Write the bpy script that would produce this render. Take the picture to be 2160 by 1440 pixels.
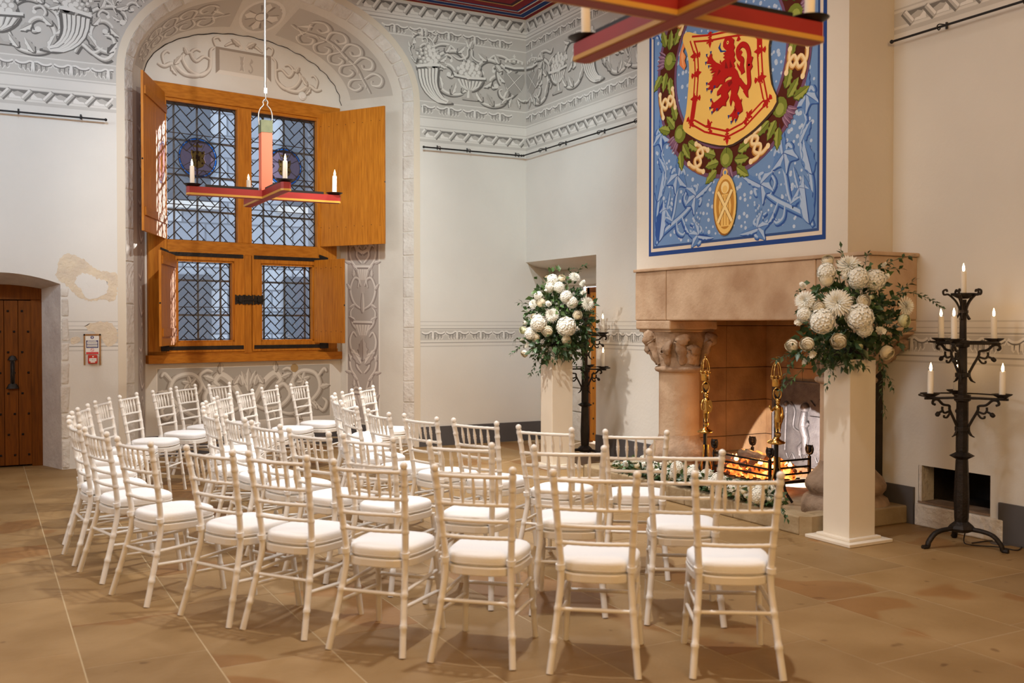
import bpy, bmesh, math, random
from mathutils import Vector, Matrix
for _o in list(bpy.data.objects): bpy.data.objects.remove(_o)
SC = bpy.context.scene
COL = SC.collection
pi = math.pi
RN = random.Random(11)

# ------------------------------------------------------------------ camera, world, lights, exposure
CAMZ, YAW, PITCH, FPX = 1.58, math.atan(1120/2100.), math.atan(40/2100.), 2100.
cd = bpy.data.cameras.new('camera'); cam = bpy.data.objects.new('camera', cd); COL.objects.link(cam)
cam.location = (0, 0, CAMZ); cam.rotation_euler = (pi/2-PITCH, 0, -YAW)
cd.lens = 35; cd.sensor_width = 36; cd.clip_start = .05; cd.clip_end = 200
cd.dof.use_dof = True; cd.dof.focus_distance = 9.6; cd.dof.aperture_fstop = 2.4
SC.camera = cam
W = bpy.data.worlds.new('sky'); SC.world = W; W.use_nodes = True
W.node_tree.nodes['Background'].inputs[0].default_value = (.56, .63, .74, 1)
W.node_tree.nodes['Background'].inputs[1].default_value = 2.7
def light(name, kind, loc, target, energy, color, **k):
    d = bpy.data.lights.new(name, kind); d.energy = energy; d.color = color
    for a, b in k.items(): setattr(d, a, b)
    o = bpy.data.objects.new(name, d); COL.objects.link(o); o.location = loc
    o.rotation_euler = (Vector(target)-Vector(loc)).to_track_quat('-Z', 'Y').to_euler()
    return o
WARM = (1, .66, .36); MILD = (1, .80, .60); COOL = (.86, .97, 1.0)
light('warm_hall_light', 'AREA', (1.3, 4.6, 5.45), (1.3, 4.6, 0), 110, (1, .85, .68), shape='RECTANGLE', size=6.0, size_y=8.0)
light('rear_fill_light', 'AREA', (1.2, -2.3, 3.9), (2.6, 6.0, 1.2), 205, (1, .60, .22), shape='RECTANGLE', size=4.2, size_y=1.6)  # unseen warm area light added behind the camera
light('left_key_light', 'AREA', (-2.9, 7.0, 4.3), (5.0, 7.6, 1.0), 110, (.93, .96, 1), shape='RECTANGLE', size=2.6, size_y=1.6)  # unseen neutral key light added from the left side
light('spot_on_corner', 'SPOT', (2.4, 6.2, 5.2), (5.7, 11.7, 3.5), 560, (.70, .92, 1), spot_size=math.radians(48), spot_blend=.8, shadow_soft_size=.05)
light('spot_on_side_wall', 'SPOT', (2.1, 6.6, 5.2), (6.45, 9.8, 3.1), 160, (.75, .94, 1), spot_size=math.radians(44), spot_blend=.9, shadow_soft_size=.06)
light('spot_on_door_wall', 'SPOT', (.4, 7.2, 4.6), (.1, 11.7, 3.8), 330, (.50, .76, 1), spot_size=math.radians(66), spot_blend=.9, shadow_soft_size=.05)
light('spot_on_window', 'SPOT', (2.3, 5.6, 5.2), (3.0, 12.2, 2.7), 660, (1, .95, .88), spot_size=math.radians(46), spot_blend=.8, shadow_soft_size=.06)
light('spot_on_chairs', 'SPOT', (2.7, 4.6, 5.3), (2.2, 5.7, .4), 450, (.95, .97, 1), spot_size=math.radians(100), spot_blend=.7, shadow_soft_size=.09)
light('spot_on_chairs_far', 'SPOT', (4.4, 8.6, 5.3), (3.5, 8.5, .4), 950, (1, .97, .93), spot_size=math.radians(86), spot_blend=.8, shadow_soft_size=.28)
light('spot_on_mural', 'SPOT', (1.9, 5.6, 5.2), (6.0, 7.1, 3.0), 120, (1, .86, .72), spot_size=math.radians(50), spot_blend=.9, shadow_soft_size=.1)
light('far_pedestal_fill', 'SPOT', (1.6, 7.2, 5.2), (5.3, 10.0, .6), 700, (1, .93, .84), spot_size=math.radians(46), spot_blend=.9, shadow_soft_size=.06)  # added spot to brighten the far pedestal, wall foot and back floor
light('fire_glow', 'POINT', (6.40, 7.05, .46), (6.4, 7.05, 0), 10, (1, .42, .09), shadow_soft_size=.10)
light('hearth_lamp', 'SPOT', (6.52, 6.98, .42), (7.25, 7.30, .12), 110, (1, .97, .98), spot_size=math.radians(88), spot_blend=.06, shadow_soft_size=.01)
light('low_sun', 'SUN', (9, 16, 5), (4.2, 12.7, 3.68), 10.0, (1, .90, .84), angle=math.radians(.8))
SC.view_settings.view_transform = 'Standard'; SC.view_settings.look = 'None'
SC.view_settings.exposure = 0.16; SC.view_settings.gamma = 1; SC.view_settings.use_curve_mapping = False
SC.cycles.use_denoising = True; SC.cycles.max_bounces = 7; SC.cycles.transparent_max_bounces = 24
SC.cycles.caustics_reflective = False; SC.cycles.caustics_refractive = False
SC.cycles.sample_clamp_indirect = 6

# ------------------------------------------------------------------ helpers
_FW = (math.sin(YAW), math.cos(YAW)); _RT = (math.cos(YAW), -math.sin(YAW))
def ray(u, v):
    a = (u-1080)/FPX; b = (720-v)/FPX
    f = math.cos(PITCH)+b*math.sin(PITCH); z = -math.sin(PITCH)+b*math.cos(PITCH)
    return Vector((_FW[0]*f+_RT[0]*a, _FW[1]*f+_RT[1]*a, z))
O = Vector((0, 0, CAMZ))
def onX(u, v, X): r = ray(u, v); return O+r*(X/r.x)
def onY(u, v, Y): r = ray(u, v); return O+r*(Y/r.y)
def onZ(u, v, Z): r = ray(u, v); return O+r*((Z-CAMZ)/r.z)
def atD(u, v, d): return O+ray(u, v)*d
def cr(pts, n=6, closed=False):
    P = [Vector(p) for p in pts]; out = []; N = len(P)
    for i in range(N if closed else N-1):
        a, b, c, d = (P[(i-1) % N], P[i], P[(i+1) % N], P[(i+2) % N]) if closed else (P[max(i-1, 0)], P[i], P[i+1], P[min(i+2, N-1)])
        for k in range(n):
            t = k/n
            out.append(.5*((2*b)+(c-a)*t+(2*a-5*b+4*c-d)*t*t+(3*b-a-3*c+d)*t**3))
    if not closed: out.append(P[-1].copy())
    return out
class MB:
    def __init__(s): s.v = []; s.f = []; s.c = []; s.s = []
    def add(s, vs, fs, col=None, smooth=False):
        n = len(s.v); s.v += [Vector(p) for p in vs]
        for f in fs: s.f.append([i+n for i in f]); s.c.append(col); s.s.append(smooth)
        return s
    def box(s, c, d, rz=0, col=None):
        cx, cy, cz = c; x, y, z = d[0]/2, d[1]/2, d[2]/2; ca, sa = math.cos(rz), math.sin(rz)
        vs = [(cx+i*x*ca-j*y*sa, cy+i*x*sa+j*y*ca, cz+k*z) for k in (-1, 1) for j in (-1, 1) for i in (-1, 1)]
        return s.add(vs, [(0, 2, 3, 1), (4, 5, 7, 6), (0, 1, 5, 4), (2, 6, 7, 3), (0, 4, 6, 2), (1, 3, 7, 5)], col)
    def bar(s, a, b, w, h, up=(0, 0, 1), col=None):
        a = Vector(a); b = Vector(b); d = (b-a).normalized(); up = Vector(up)
        if abs(d.dot(up)) > .99: up = Vector((1, 0, 0))
        x = d.cross(up).normalized()*(w/2); y = x.cross(d).normalized()*(h/2)
        vs = [p+i*x+j*y for p in (a, b) for j in (-1, 1) for i in (-1, 1)]
        return s.add(vs, [(0, 2, 3, 1), (4, 5, 7, 6), (0, 1, 5, 4), (2, 6, 7, 3), (0, 4, 6, 2), (1, 3, 7, 5)], col)
    def tube(s, path, r, n=8, cap=True, smooth=True, flat=1.0, col=None):
        P = [Vector(p) for p in path]; N = len(P); rr = r if isinstance(r, (list, tuple)) else [r]*N
        vs = []; prev = None
        for i in range(N):
            d = (P[min(i+1, N-1)]-P[max(i-1, 0)])
            d = d.normalized() if d.length > 1e-9 else Vector((0, 0, 1))
            if prev is None:
                ref = Vector((0, 0, 1)) if abs(d.z) < .9 else Vector((0, 1, 0)); x = d.cross(ref).normalized()
            else:
                x = prev-d*prev.dot(d); x = x.normalized() if x.length > 1e-6 else d.orthogonal().normalized()
            prev = x; y = d.cross(x)
            for k in range(n):
                a = 2*pi*k/n; vs.append(P[i]+x*(math.cos(a)*rr[i])+y*(math.sin(a)*rr[i]*flat))
        fs = [(i*n+k, i*n+(k+1) % n, (i+1)*n+(k+1) % n, (i+1)*n+k) for i in range(N-1) for k in range(n)]
        s.add(vs, fs, col, smooth)
        if cap: s.add(vs[:n], [tuple(range(n))[::-1]], col); s.add(vs[-n:], [tuple(range(n))], col)
        return s
    def lathe(s, prof, n=16, loc=(0, 0, 0), smooth=True, sx=1, sy=1, a0=0, col=None):
        L = Vector(loc); vs = [L+Vector((r*math.cos(2*pi*k/n+a0)*sx, r*math.sin(2*pi*k/n+a0)*sy, z)) for r, z in prof for k in range(n)]
        m = len(prof); fs = [(i*n+k, i*n+(k+1) % n, (i+1)*n+(k+1) % n, (i+1)*n+k) for i in range(m-1) for k in range(n)]
        s.add(vs, fs, col, smooth)
        s.add(vs[:n], [tuple(range(n))[::-1]], col); s.add(vs[-n:], [tuple(range(n))], col)
        return s
    def ball(s, c, r, n=10, m=7, sx=1, sy=1, sz=1, col=None):
        return s.lathe([(max(1e-4, r*math.sin(pi*i/m)), -r*sz*math.cos(pi*i/m)) for i in range(m+1)], n, c, True, sx, sy, 0, col)
    def prism(s, lo, hi, col=None):
        n = len(lo); s.add(list(lo)+list(hi), [tuple(range(n))[::-1], tuple(range(n, 2*n))]+[(i, (i+1) % n, n+(i+1) % n, n+i) for i in range(n)], col)
        return s
    def build(s, name, mat, parent=None, org=(0, 0, 0), bevel=0):
        me = bpy.data.meshes.new(name); o3 = Vector(org)
        me.from_pydata([tuple(p-o3) for p in s.v], [], s.f); me.validate(clean_customdata=False)
        if len(me.polygons) == len(s.f):
            me.polygons.foreach_set('use_smooth', s.s)
            if any(c is not None for c in s.c):
                at = me.color_attributes.new('Col', 'FLOAT_COLOR', 'CORNER')
                for p, c in zip(me.polygons, s.c):
                    c = c or (.5, .5, .5)
                    for li in p.loop_indices: at.data[li].color = (c[0], c[1], c[2], 1)
        me.update(); me.materials.append(mat)
        o = bpy.data.objects.new(name, me); COL.objects.link(o)
        if parent: o.parent = parent
        if bevel:
            b = o.modifiers.new('b', 'BEVEL'); b.width = bevel; b.segments = 2; b.limit_method = 'ANGLE'
        return o
def tag(o, label=None, cat=None, group=None, kind=None):
    if label: o['label'] = label
    if cat: o['category'] = cat
    if group: o['group'] = group
    if kind: o['kind'] = kind
    return o
def thing(name, label, cat, loc=(0, 0, 0), rz=0, group=None):
    o = bpy.data.objects.new(name, None); COL.objects.link(o); o.location = loc; o.rotation_euler = (0, 0, rz)
    o.empty_display_size = .1
    return tag(o, label, cat, group)
def cp(o, parent=None, loc=None, rz=None):
    c = o.copy(); COL.objects.link(c); c.parent = parent
    if loc is not None: c.location = loc
    if rz is not None: c.rotation_euler = (0, 0, rz)
    return c
def tree(o, loc=None, rz=None):
    c = cp(o, None, loc, rz)
    for ch in list(o.children):
        k = cp(ch, c)
        for g in list(ch.children): cp(g, k)
    return c
def struct(o, label=None): return tag(o, label, None, None, 'structure')
def sr(r, g, b, k=1.0):
    f = lambda c: (c/12.92 if c <= .04045 else ((c+.055)/1.055)**2.4)*k
    return (f(r/255), f(g/255), f(b/255))

# ------------------------------------------------------------------ materials
def mat(name, col, rough=.6, metal=0, col2=None, nscale=6, bump=0, bscale=40, rnd=0, spec=.5, detail=4, stretch=None, emit=None, es=0):
    m = bpy.data.materials.new(name); m.use_nodes = True; nt = m.node_tree; N = nt.nodes; L = nt.links
    b = N['Principled BSDF']; b.inputs['Base Color'].default_value = (*col, 1); b.inputs['Roughness'].default_value = rough
    b.inputs['Metallic'].default_value = metal; b.inputs['Specular IOR Level'].default_value = spec
    tc = N.new('ShaderNodeTexCoord'); src = tc.outputs['Object']
    if stretch:
        mp = N.new('ShaderNodeMapping'); mp.inputs['Scale'].default_value = stretch; L.new(src, mp.inputs[0]); src = mp.outputs[0]
    out = None
    if col2:
        n = N.new('ShaderNodeTexNoise'); n.inputs['Scale'].default_value = nscale; n.inputs['Detail'].default_value = detail; L.new(src, n.inputs['Vector'])
        r = N.new('ShaderNodeValToRGB'); r.color_ramp.elements[0].position = .35; r.color_ramp.elements[1].position = .68
        r.color_ramp.elements[0].color = (*col, 1); r.color_ramp.elements[1].color = (*col2, 1)
        L.new(n.outputs[0], r.inputs[0]); out = r.outputs[0]
    if rnd:
        oi = N.new('ShaderNodeObjectInfo'); mr = N.new('ShaderNodeMapRange'); mr.inputs['To Min'].default_value = 1-rnd; mr.inputs['To Max'].default_value = 1+rnd
        L.new(oi.outputs['Random'], mr.inputs['Value']); mx = N.new('ShaderNodeHueSaturation')
        L.new(mr.outputs[0], mx.inputs['Value'])
        if out: L.new(out, mx.inputs['Color'])
        else: mx.inputs['Color'].default_value = (*col, 1)
        out = mx.outputs[0]
    if out: L.new(out, b.inputs['Base Color'])
    if bump:
        n2 = N.new('ShaderNodeTexNoise'); n2.inputs['Scale'].default_value = bscale; n2.inputs['Detail'].default_value = 5; L.new(src, n2.inputs['Vector'])
        bp = N.new('ShaderNodeBump'); bp.inputs['Strength'].default_value = bump; bp.inputs['Distance'].default_value = .02
        L.new(n2.outputs[0], bp.inputs['Height']); L.new(bp.outputs[0], b.inputs['Normal'])
    if emit: b.inputs['Emission Color'].default_value = (*emit, 1); b.inputs['Emission Strength'].default_value = es
    return m
M = {}
M['plaster'] = mat('plaster', (.74, .72, .68), .85, col2=(.79, .775, .74), nscale=1.3, bump=.12, bscale=30)
M['niche_plaster'] = mat('niche_plaster', (.70, .66, .59), .85, col2=(.76, .73, .67), nscale=1.6, bump=.1, bscale=30)
M['breast'] = mat('chimney_plaster', (.72, .66, .57), .85, col2=(.76, .70, .61), nscale=1.2, bump=.1, bscale=30)
M['jamb_plaster'] = mat('worn_jamb_plaster', (.58, .52, .49), .9, col2=(.70, .65, .61), nscale=4, bump=.4, bscale=18)
M['white_stone'] = mat('whitewashed_stone', (.74, .71, .66), .9, col2=(.64, .59, .53), nscale=7, bump=.9, bscale=22, rnd=.05)
M['soffit'] = mat('niche_reveal_paint', (.66, .62, .55), .85, col2=(.73, .70, .63), nscale=2, bump=.08)
M['grey_base'] = mat('grey_skirting_paint', (.085, .08, .082), .55, col2=(.10, .095, .10), nscale=5)
M['flag'] = mat('sandstone_flag', (.25, .145, .050), .55, col2=(.325, .202, .084), nscale=2.2, bump=.12, bscale=26, rnd=.10, detail=7)
def stain(m):       # ochre stains with a clear edge, as on old sandstone
    N = m.node_tree.nodes; L = m.node_tree.links; b = N['Principled BSDF']; src = b.inputs['Base Color'].links[0].from_socket
    g = N.new('ShaderNodeNewGeometry'); n = N.new('ShaderNodeTexNoise'); n.inputs['Scale'].default_value = .85; n.inputs['Detail'].default_value = 2.5; oi = N.new('ShaderNodeObjectInfo')
    ad = N.new('ShaderNodeVectorMath'); L.new(g.outputs['Position'], ad.inputs[0]); cx = N.new('ShaderNodeCombineXYZ'); ml = N.new('ShaderNodeMath'); ml.operation = 'MULTIPLY'; ml.inputs[1].default_value = 30; L.new(oi.outputs['Random'], ml.inputs[0]); L.new(ml.outputs[0], cx.inputs[2]); L.new(cx.outputs[0], ad.inputs[1]); L.new(ad.outputs[0], n.inputs['Vector'])
    r = N.new('ShaderNodeValToRGB'); r.color_ramp.elements[0].position = .585; r.color_ramp.elements[1].position = .60; L.new(n.outputs[0], r.inputs[0])
    mx = N.new('ShaderNodeMix'); mx.data_type = 'RGBA'; mx.blend_type = 'MULTIPLY'; L.new(r.outputs[0], mx.inputs[0]); L.new(src, mx.inputs[6]); mx.inputs[7].default_value = (.86, .70, .52, 1); L.new(mx.outputs[2], b.inputs['Base Color'])
    n2 = N.new('ShaderNodeTexNoise'); n2.inputs['Scale'].default_value = 9; n2.inputs['Detail'].default_value = 1; L.new(ad.outputs[0], n2.inputs['Vector']); r2 = N.new('ShaderNodeValToRGB'); r2.color_ramp.elements[0].position = .73; r2.color_ramp.elements[1].position = .78; L.new(n2.outputs[0], r2.inputs[0])
    m2 = N.new('ShaderNodeMix'); m2.data_type = 'RGBA'; m2.blend_type = 'MULTIPLY'; L.new(r2.outputs[0], m2.inputs[0]); L.new(mx.outputs[2], m2.inputs[6]); m2.inputs[7].default_value = (.62, .55, .45, 1); L.new(m2.outputs[2], b.inputs['Base Color'])
stain(M['flag'])
M['mortar'] = mat('pale_mortar', (.46, .35, .205), .9)
M['hearth'] = mat('hearth_stone', (.40, .31, .19), .7, col2=(.30, .22, .12), nscale=5, bump=.3, bscale=24, rnd=.08)
M['mantel'] = mat('mantel_sandstone', (.60, .44, .30), .8, col2=(.42, .27, .165), nscale=2.8, bump=.35, bscale=26, rnd=.05, detail=8)
M['carved'] = mat('carved_sandstone', (.42, .29, .19), .85, col2=(.24, .155, .095), nscale=6, bump=.7, bscale=22, detail=8)
M['firebox'] = mat('firebox_stone', (.36, .20, .085), .8, col2=(.22, .115, .05), nscale=4, bump=.3, bscale=24, rnd=.08, detail=8)
M['oak'] = mat('golden_oak', (.55, .20, .016), .5, spec=.25, col2=(.40, .13, .008), nscale=5, bump=.1, bscale=30, stretch=(9, 9, .8), rnd=.06)
M['oak_h'] = mat('golden_oak_rail', (.50, .18, .014), .5, spec=.25, col2=(.37, .12, .007), nscale=5, bump=.1, bscale=30, stretch=(.8, 9, 9), rnd=.05)
M['dark_oak'] = mat('dark_oak', (.165, .046, .003), .6, spec=.15, col2=(.105, .029, .002), nscale=6, bump=.1, bscale=30, stretch=(8, 8, .7), rnd=.08)
M['iron'] = mat('black_iron', (.014, .011, .009), .5, .5, col2=(.028, .02, .015), nscale=14, bump=.3, bscale=60)
M['black_steel'] = mat('black_steel', (.015, .014, .015), .45, .4)
M['chair'] = mat('cream_chair_paint', (.78, .745, .69), .32, col2=(.82, .785, .73), nscale=9)
M['cushion'] = mat('white_cushion_fabric', (.86, .86, .86), .85, bump=.1, bscale=90)
M['seam'] = mat('cushion_welt', (.72, .68, .63), .85)
M['white_paint'] = mat('cream_plinth_paint', (.80, .73, .62), .5, col2=(.77, .70, .59), nscale=4)
M['brass'] = mat('polished_brass', (.78, .52, .17), .2, 1, col2=(.55, .34, .10), nscale=12)
M['red'] = mat('red_beam_paint', (.33, .018, .014), .5, col2=(.29, .014, .012), nscale=6)
M['gold_paint'] = mat('ochre_gold_paint', (.58, .31, .05), .45)
M['spotlit_red'] = mat('spotlit_red_post', (.90, .22, .125), .5)  # red post with the spotlight's brightening put into its colour
M['green_cap'] = mat('green_cap_paint', (.20, .23, .13), .6, col2=(.16, .19, .11), nscale=20)
M['steel'] = mat('steel_rod', (.55, .53, .50), .35, .9)
M['wax'] = mat('ivory_wax', (.90, .85, .75), .5, spec=.3)
M['flame'] = mat('led_flame', (1, .8, .5), .5, emit=(1, .62, .30), es=26)
M['petal_w'] = mat('white_petals', (.86, .85, .79), .7, col2=(.80, .80, .70), nscale=20)
M['petal_c'] = mat('cream_petals', (.90, .85, .70), .65, col2=(.88, .79, .60), nscale=14)
M['petal_g'] = mat('greenish_petals', (.78, .80, .55), .7)
M['leaf'] = mat('dark_glossy_leaf', (.025, .06, .022), .4, col2=(.05, .10, .03), nscale=18)
M['leaf2'] = mat('mid_green_leaf', (.045, .10, .028), .45, col2=(.09, .16, .04), nscale=18)
M['stem'] = mat('green_stem', (.06, .09, .03), .6)
M['grille'] = mat('weathered_grille', (.13, .12, .115), .6, .2)
M['lead'] = mat('lead_came', (.045, .035, .03), .5, .3)
M['signwood'] = mat('sign_board_wood', (.36, .17, .05), .5, col2=(.28, .12, .03), nscale=8, stretch=(6, 6, .8))
M['white_plastic'] = mat('white_plastic', (.80, .78, .74), .4)
M['red_plastic'] = mat('red_plastic', (.55, .02, .012), .35)
M['navy_print'] = mat('navy_print', (.03, .03, .18), .5)
M['red_print'] = mat('red_print', (.62, .03, .04), .5)
M['black_print'] = mat('black_print', (.02, .02, .02), .5)
M['log'] = mat('charred_log', (.10, .06, .035), .9, col2=(.28, .20, .14), nscale=9, bump=.9, bscale=16)
M['far_glass'] = mat('far_window_glass', (.10, .11, .13), .3)
def brick_mat():
    m = mat('courtyard_stone', (.42, .44, .47), .9); N = m.node_tree.nodes; L = m.node_tree.links; b = N.new('ShaderNodeTexBrick'); tc = N.new('ShaderNodeTexCoord'); mp = N.new('ShaderNodeMapping')
    mp.inputs['Rotation'].default_value = (pi/2, 0, 0); L.new(tc.outputs['Object'], mp.inputs[0]); L.new(mp.outputs[0], b.inputs['Vector'])
    b.inputs['Color1'].default_value = (.52, .54, .57, 1); b.inputs['Color2'].default_value = (.30, .32, .36, 1); b.inputs['Mortar'].default_value = (.18, .19, .21, 1); b.inputs['Scale'].default_value = 1.0
    b.inputs['Brick Width'].default_value = .9; b.inputs['Row Height'].default_value = .45; b.inputs['Mortar Size'].default_value = .02; L.new(b.outputs['Color'], N['Principled BSDF'].inputs['Base Color']); return m
M['court'] = brick_mat()
M['sill_stone'] = mat('dusty_sill', (.30, .22, .16), .9, col2=(.18, .12, .08), nscale=9, bump=.6)
M['patch'] = mat('bare_cream_plaster', (.77, .66, .50), .95, col2=(.68, .58, .46), nscale=7, bump=.8, bscale=26)
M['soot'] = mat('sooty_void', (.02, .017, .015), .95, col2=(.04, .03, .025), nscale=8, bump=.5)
M['cream_band'] = mat('cream_border_paint', (.74, .66, .54), .85)
def attr_mat(name, rough=.8):
    m = bpy.data.materials.new(name); m.use_nodes = True; N = m.node_tree.nodes; L = m.node_tree.links
    a = N.new('ShaderNodeAttribute'); a.attribute_name = 'Col'; b = N['Principled BSDF']; b.inputs['Roughness'].default_value = rough
    b.inputs['Specular IOR Level'].default_value = .25
    L.new(a.outputs['Color'], b.inputs['Base Color']); return m
M['paint'] = attr_mat('wall_painting')
def ember_mat():
    m = bpy.data.materials.new('glowing_embers'); m.use_nodes = True; N = m.node_tree.nodes; L = m.node_tree.links; b = N['Principled BSDF']
    tc = N.new('ShaderNodeTexCoord'); n = N.new('ShaderNodeTexNoise'); n.inputs['Scale'].default_value = 11; n.inputs['Detail'].default_value = 5
    L.new(tc.outputs['Object'], n.inputs['Vector'])
    r = N.new('ShaderNodeValToRGB'); e = r.color_ramp.elements
    e[0].position = .40; e[0].color = (.02, .004, .001, 1); e[1].position = .66; e[1].color = (1, .42, .10, 1)
    k = r.color_ramp.elements.new(.53); k.color = (.75, .12, .015, 1)
    L.new(n.outputs[0], r.inputs[0]); L.new(r.outputs[0], b.inputs['Emission Color']); b.inputs['Emission Strength'].default_value = 3.2
    b.inputs['Base Color'].default_value = (.08, .05, .04, 1); b.inputs['Roughness'].default_value = .9; return m
M['ember'] = ember_mat()
M['blaze'] = mat('fire_flame', (1, .5, .2), .6, emit=(1, .45, .12), es=7)
def glass_mat(name, tint, refl=.10, rough=.04, wav=.25):
    m = bpy.data.materials.new(name); m.use_nodes = True; N = m.node_tree.nodes; L = m.node_tree.links
    N.remove(N['Principled BSDF']); t = N.new('ShaderNodeBsdfTransparent'); g = N.new('ShaderNodeBsdfGlossy'); mx = N.new('ShaderNodeMixShader')
    t.inputs[0].default_value = (*tint, 1); g.inputs['Roughness'].default_value = rough; mx.inputs[0].default_value = refl
    n = N.new('ShaderNodeTexNoise'); n.inputs['Scale'].default_value = 14; bp = N.new('ShaderNodeBump'); bp.inputs['Strength'].default_value = wav; bp.inputs['Distance'].default_value = .01
    L.new(n.outputs[0], bp.inputs['Height']); L.new(bp.outputs[0], g.inputs['Normal'])
    L.new(t.outputs[0], mx.inputs[1]); L.new(g.outputs[0], mx.inputs[2]); L.new(mx.outputs[0], N['Material Output'].inputs[0]); return m
M['glass'] = glass_mat('old_window_glass', (.80, .86, .90))
M['glass_blue'] = glass_mat('blue_glass', (.03, .30, .95), .06)
M['glass_purple'] = glass_mat('mauve_glass', (.42, .30, .38), .08)
M['glass_gold'] = glass_mat('amber_glass', (.80, .60, .10), .06)
M['glass_brown'] = glass_mat('brown_glass', (.16, .06, .02), .06)
def band_mat(name, bands, base, axis='Z', n2=(.97, 1.03)):
    """horizontal painted bands: constant ramp over world height (or distance to the walls for the ceiling)"""
    m = bpy.data.materials.new(name); m.use_nodes = True; N = m.node_tree.nodes; L = m.node_tree.links; b = N['Principled BSDF']
    b.inputs['Roughness'].default_value = .85; b.inputs['Specular IOR Level'].default_value = .25
    g = N.new('ShaderNodeNewGeometry'); sx = N.new('ShaderNodeSeparateXYZ'); L.new(g.outputs['Position'], sx.inputs[0])
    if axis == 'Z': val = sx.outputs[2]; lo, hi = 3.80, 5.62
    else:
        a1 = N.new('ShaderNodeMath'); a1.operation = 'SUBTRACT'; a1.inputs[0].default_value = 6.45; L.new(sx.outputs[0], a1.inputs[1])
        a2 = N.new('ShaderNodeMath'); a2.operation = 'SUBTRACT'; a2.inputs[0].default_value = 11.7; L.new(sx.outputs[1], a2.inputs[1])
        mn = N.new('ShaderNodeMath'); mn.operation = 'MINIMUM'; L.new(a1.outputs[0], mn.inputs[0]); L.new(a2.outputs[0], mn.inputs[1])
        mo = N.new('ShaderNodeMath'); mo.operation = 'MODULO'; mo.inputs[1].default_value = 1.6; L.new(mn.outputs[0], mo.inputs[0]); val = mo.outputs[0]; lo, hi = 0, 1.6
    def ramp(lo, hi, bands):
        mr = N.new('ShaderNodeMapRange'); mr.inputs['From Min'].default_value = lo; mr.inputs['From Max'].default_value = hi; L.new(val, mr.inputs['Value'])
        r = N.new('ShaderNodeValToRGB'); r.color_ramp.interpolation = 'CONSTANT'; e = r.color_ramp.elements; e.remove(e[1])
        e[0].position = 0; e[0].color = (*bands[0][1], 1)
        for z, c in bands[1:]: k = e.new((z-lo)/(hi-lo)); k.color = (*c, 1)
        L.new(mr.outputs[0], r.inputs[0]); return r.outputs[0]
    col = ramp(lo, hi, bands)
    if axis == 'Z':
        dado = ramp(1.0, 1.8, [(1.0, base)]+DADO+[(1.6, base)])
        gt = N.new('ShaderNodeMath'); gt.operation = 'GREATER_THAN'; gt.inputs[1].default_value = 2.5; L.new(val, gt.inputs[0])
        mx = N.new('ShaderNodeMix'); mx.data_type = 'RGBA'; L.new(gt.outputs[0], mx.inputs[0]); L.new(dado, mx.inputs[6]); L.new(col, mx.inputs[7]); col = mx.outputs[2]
    n = N.new('ShaderNodeTexNoise'); n.inputs['Scale'].default_value = 1.4; n.inputs['Detail'].default_value = 5; L.new(g.outputs['Position'], n.inputs['Vector'])
    mr2 = N.new('ShaderNodeMapRange'); mr2.inputs['From Min'].default_value = .3; mr2.inputs['From Max'].default_value = .7
    mr2.inputs['To Min'].default_value = n2[0]; mr2.inputs['To Max'].default_value = n2[1]; L.new(n.outputs[0], mr2.inputs[0])
    hs = N.new('ShaderNodeHueSaturation'); L.new(mr2.outputs[0], hs.inputs['Value']); L.new(col, hs.inputs['Color']); L.new(hs.outputs[0], b.inputs['Base Color'])
    nb = N.new('ShaderNodeTexNoise'); nb.inputs['Scale'].default_value = 28; bp = N.new('ShaderNodeBump'); bp.inputs['Strength'].default_value = .1; bp.inputs['Distance'].default_value = .02
    L.new(g.outputs['Position'], nb.inputs['Vector']); L.new(nb.outputs[0], bp.inputs['Height']); L.new(bp.outputs[0], b.inputs['Normal'])
    return m
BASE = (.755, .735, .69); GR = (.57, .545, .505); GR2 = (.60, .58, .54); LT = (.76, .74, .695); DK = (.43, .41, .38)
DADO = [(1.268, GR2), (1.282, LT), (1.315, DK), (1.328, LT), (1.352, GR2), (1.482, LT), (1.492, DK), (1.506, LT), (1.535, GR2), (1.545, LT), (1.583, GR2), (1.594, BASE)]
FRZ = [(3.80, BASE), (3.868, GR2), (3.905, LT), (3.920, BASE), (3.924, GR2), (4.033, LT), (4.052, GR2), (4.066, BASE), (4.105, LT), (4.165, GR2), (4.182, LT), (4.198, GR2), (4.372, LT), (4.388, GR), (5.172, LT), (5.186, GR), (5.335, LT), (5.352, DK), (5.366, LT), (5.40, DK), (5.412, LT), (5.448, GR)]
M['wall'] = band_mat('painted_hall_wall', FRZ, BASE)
cr_, cb_, cw_, cg_ = (.20, .012, .018), (.012, .04, .16), (.66, .64, .58), (.55, .36, .10)
M['ceil'] = band_mat('painted_ceiling', [(0, cg_), (.012, cr_), (.07, cw_), (.085, cb_), (.17, cw_), (.185, cr_), (.25, cw_), (.265, cb_), (.30, cr_), (.42, cg_), (.44, (.05, .012, .02)), (.50, cr_), (.8, cb_), (1.1, cr_)], BASE, 'D')
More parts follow.
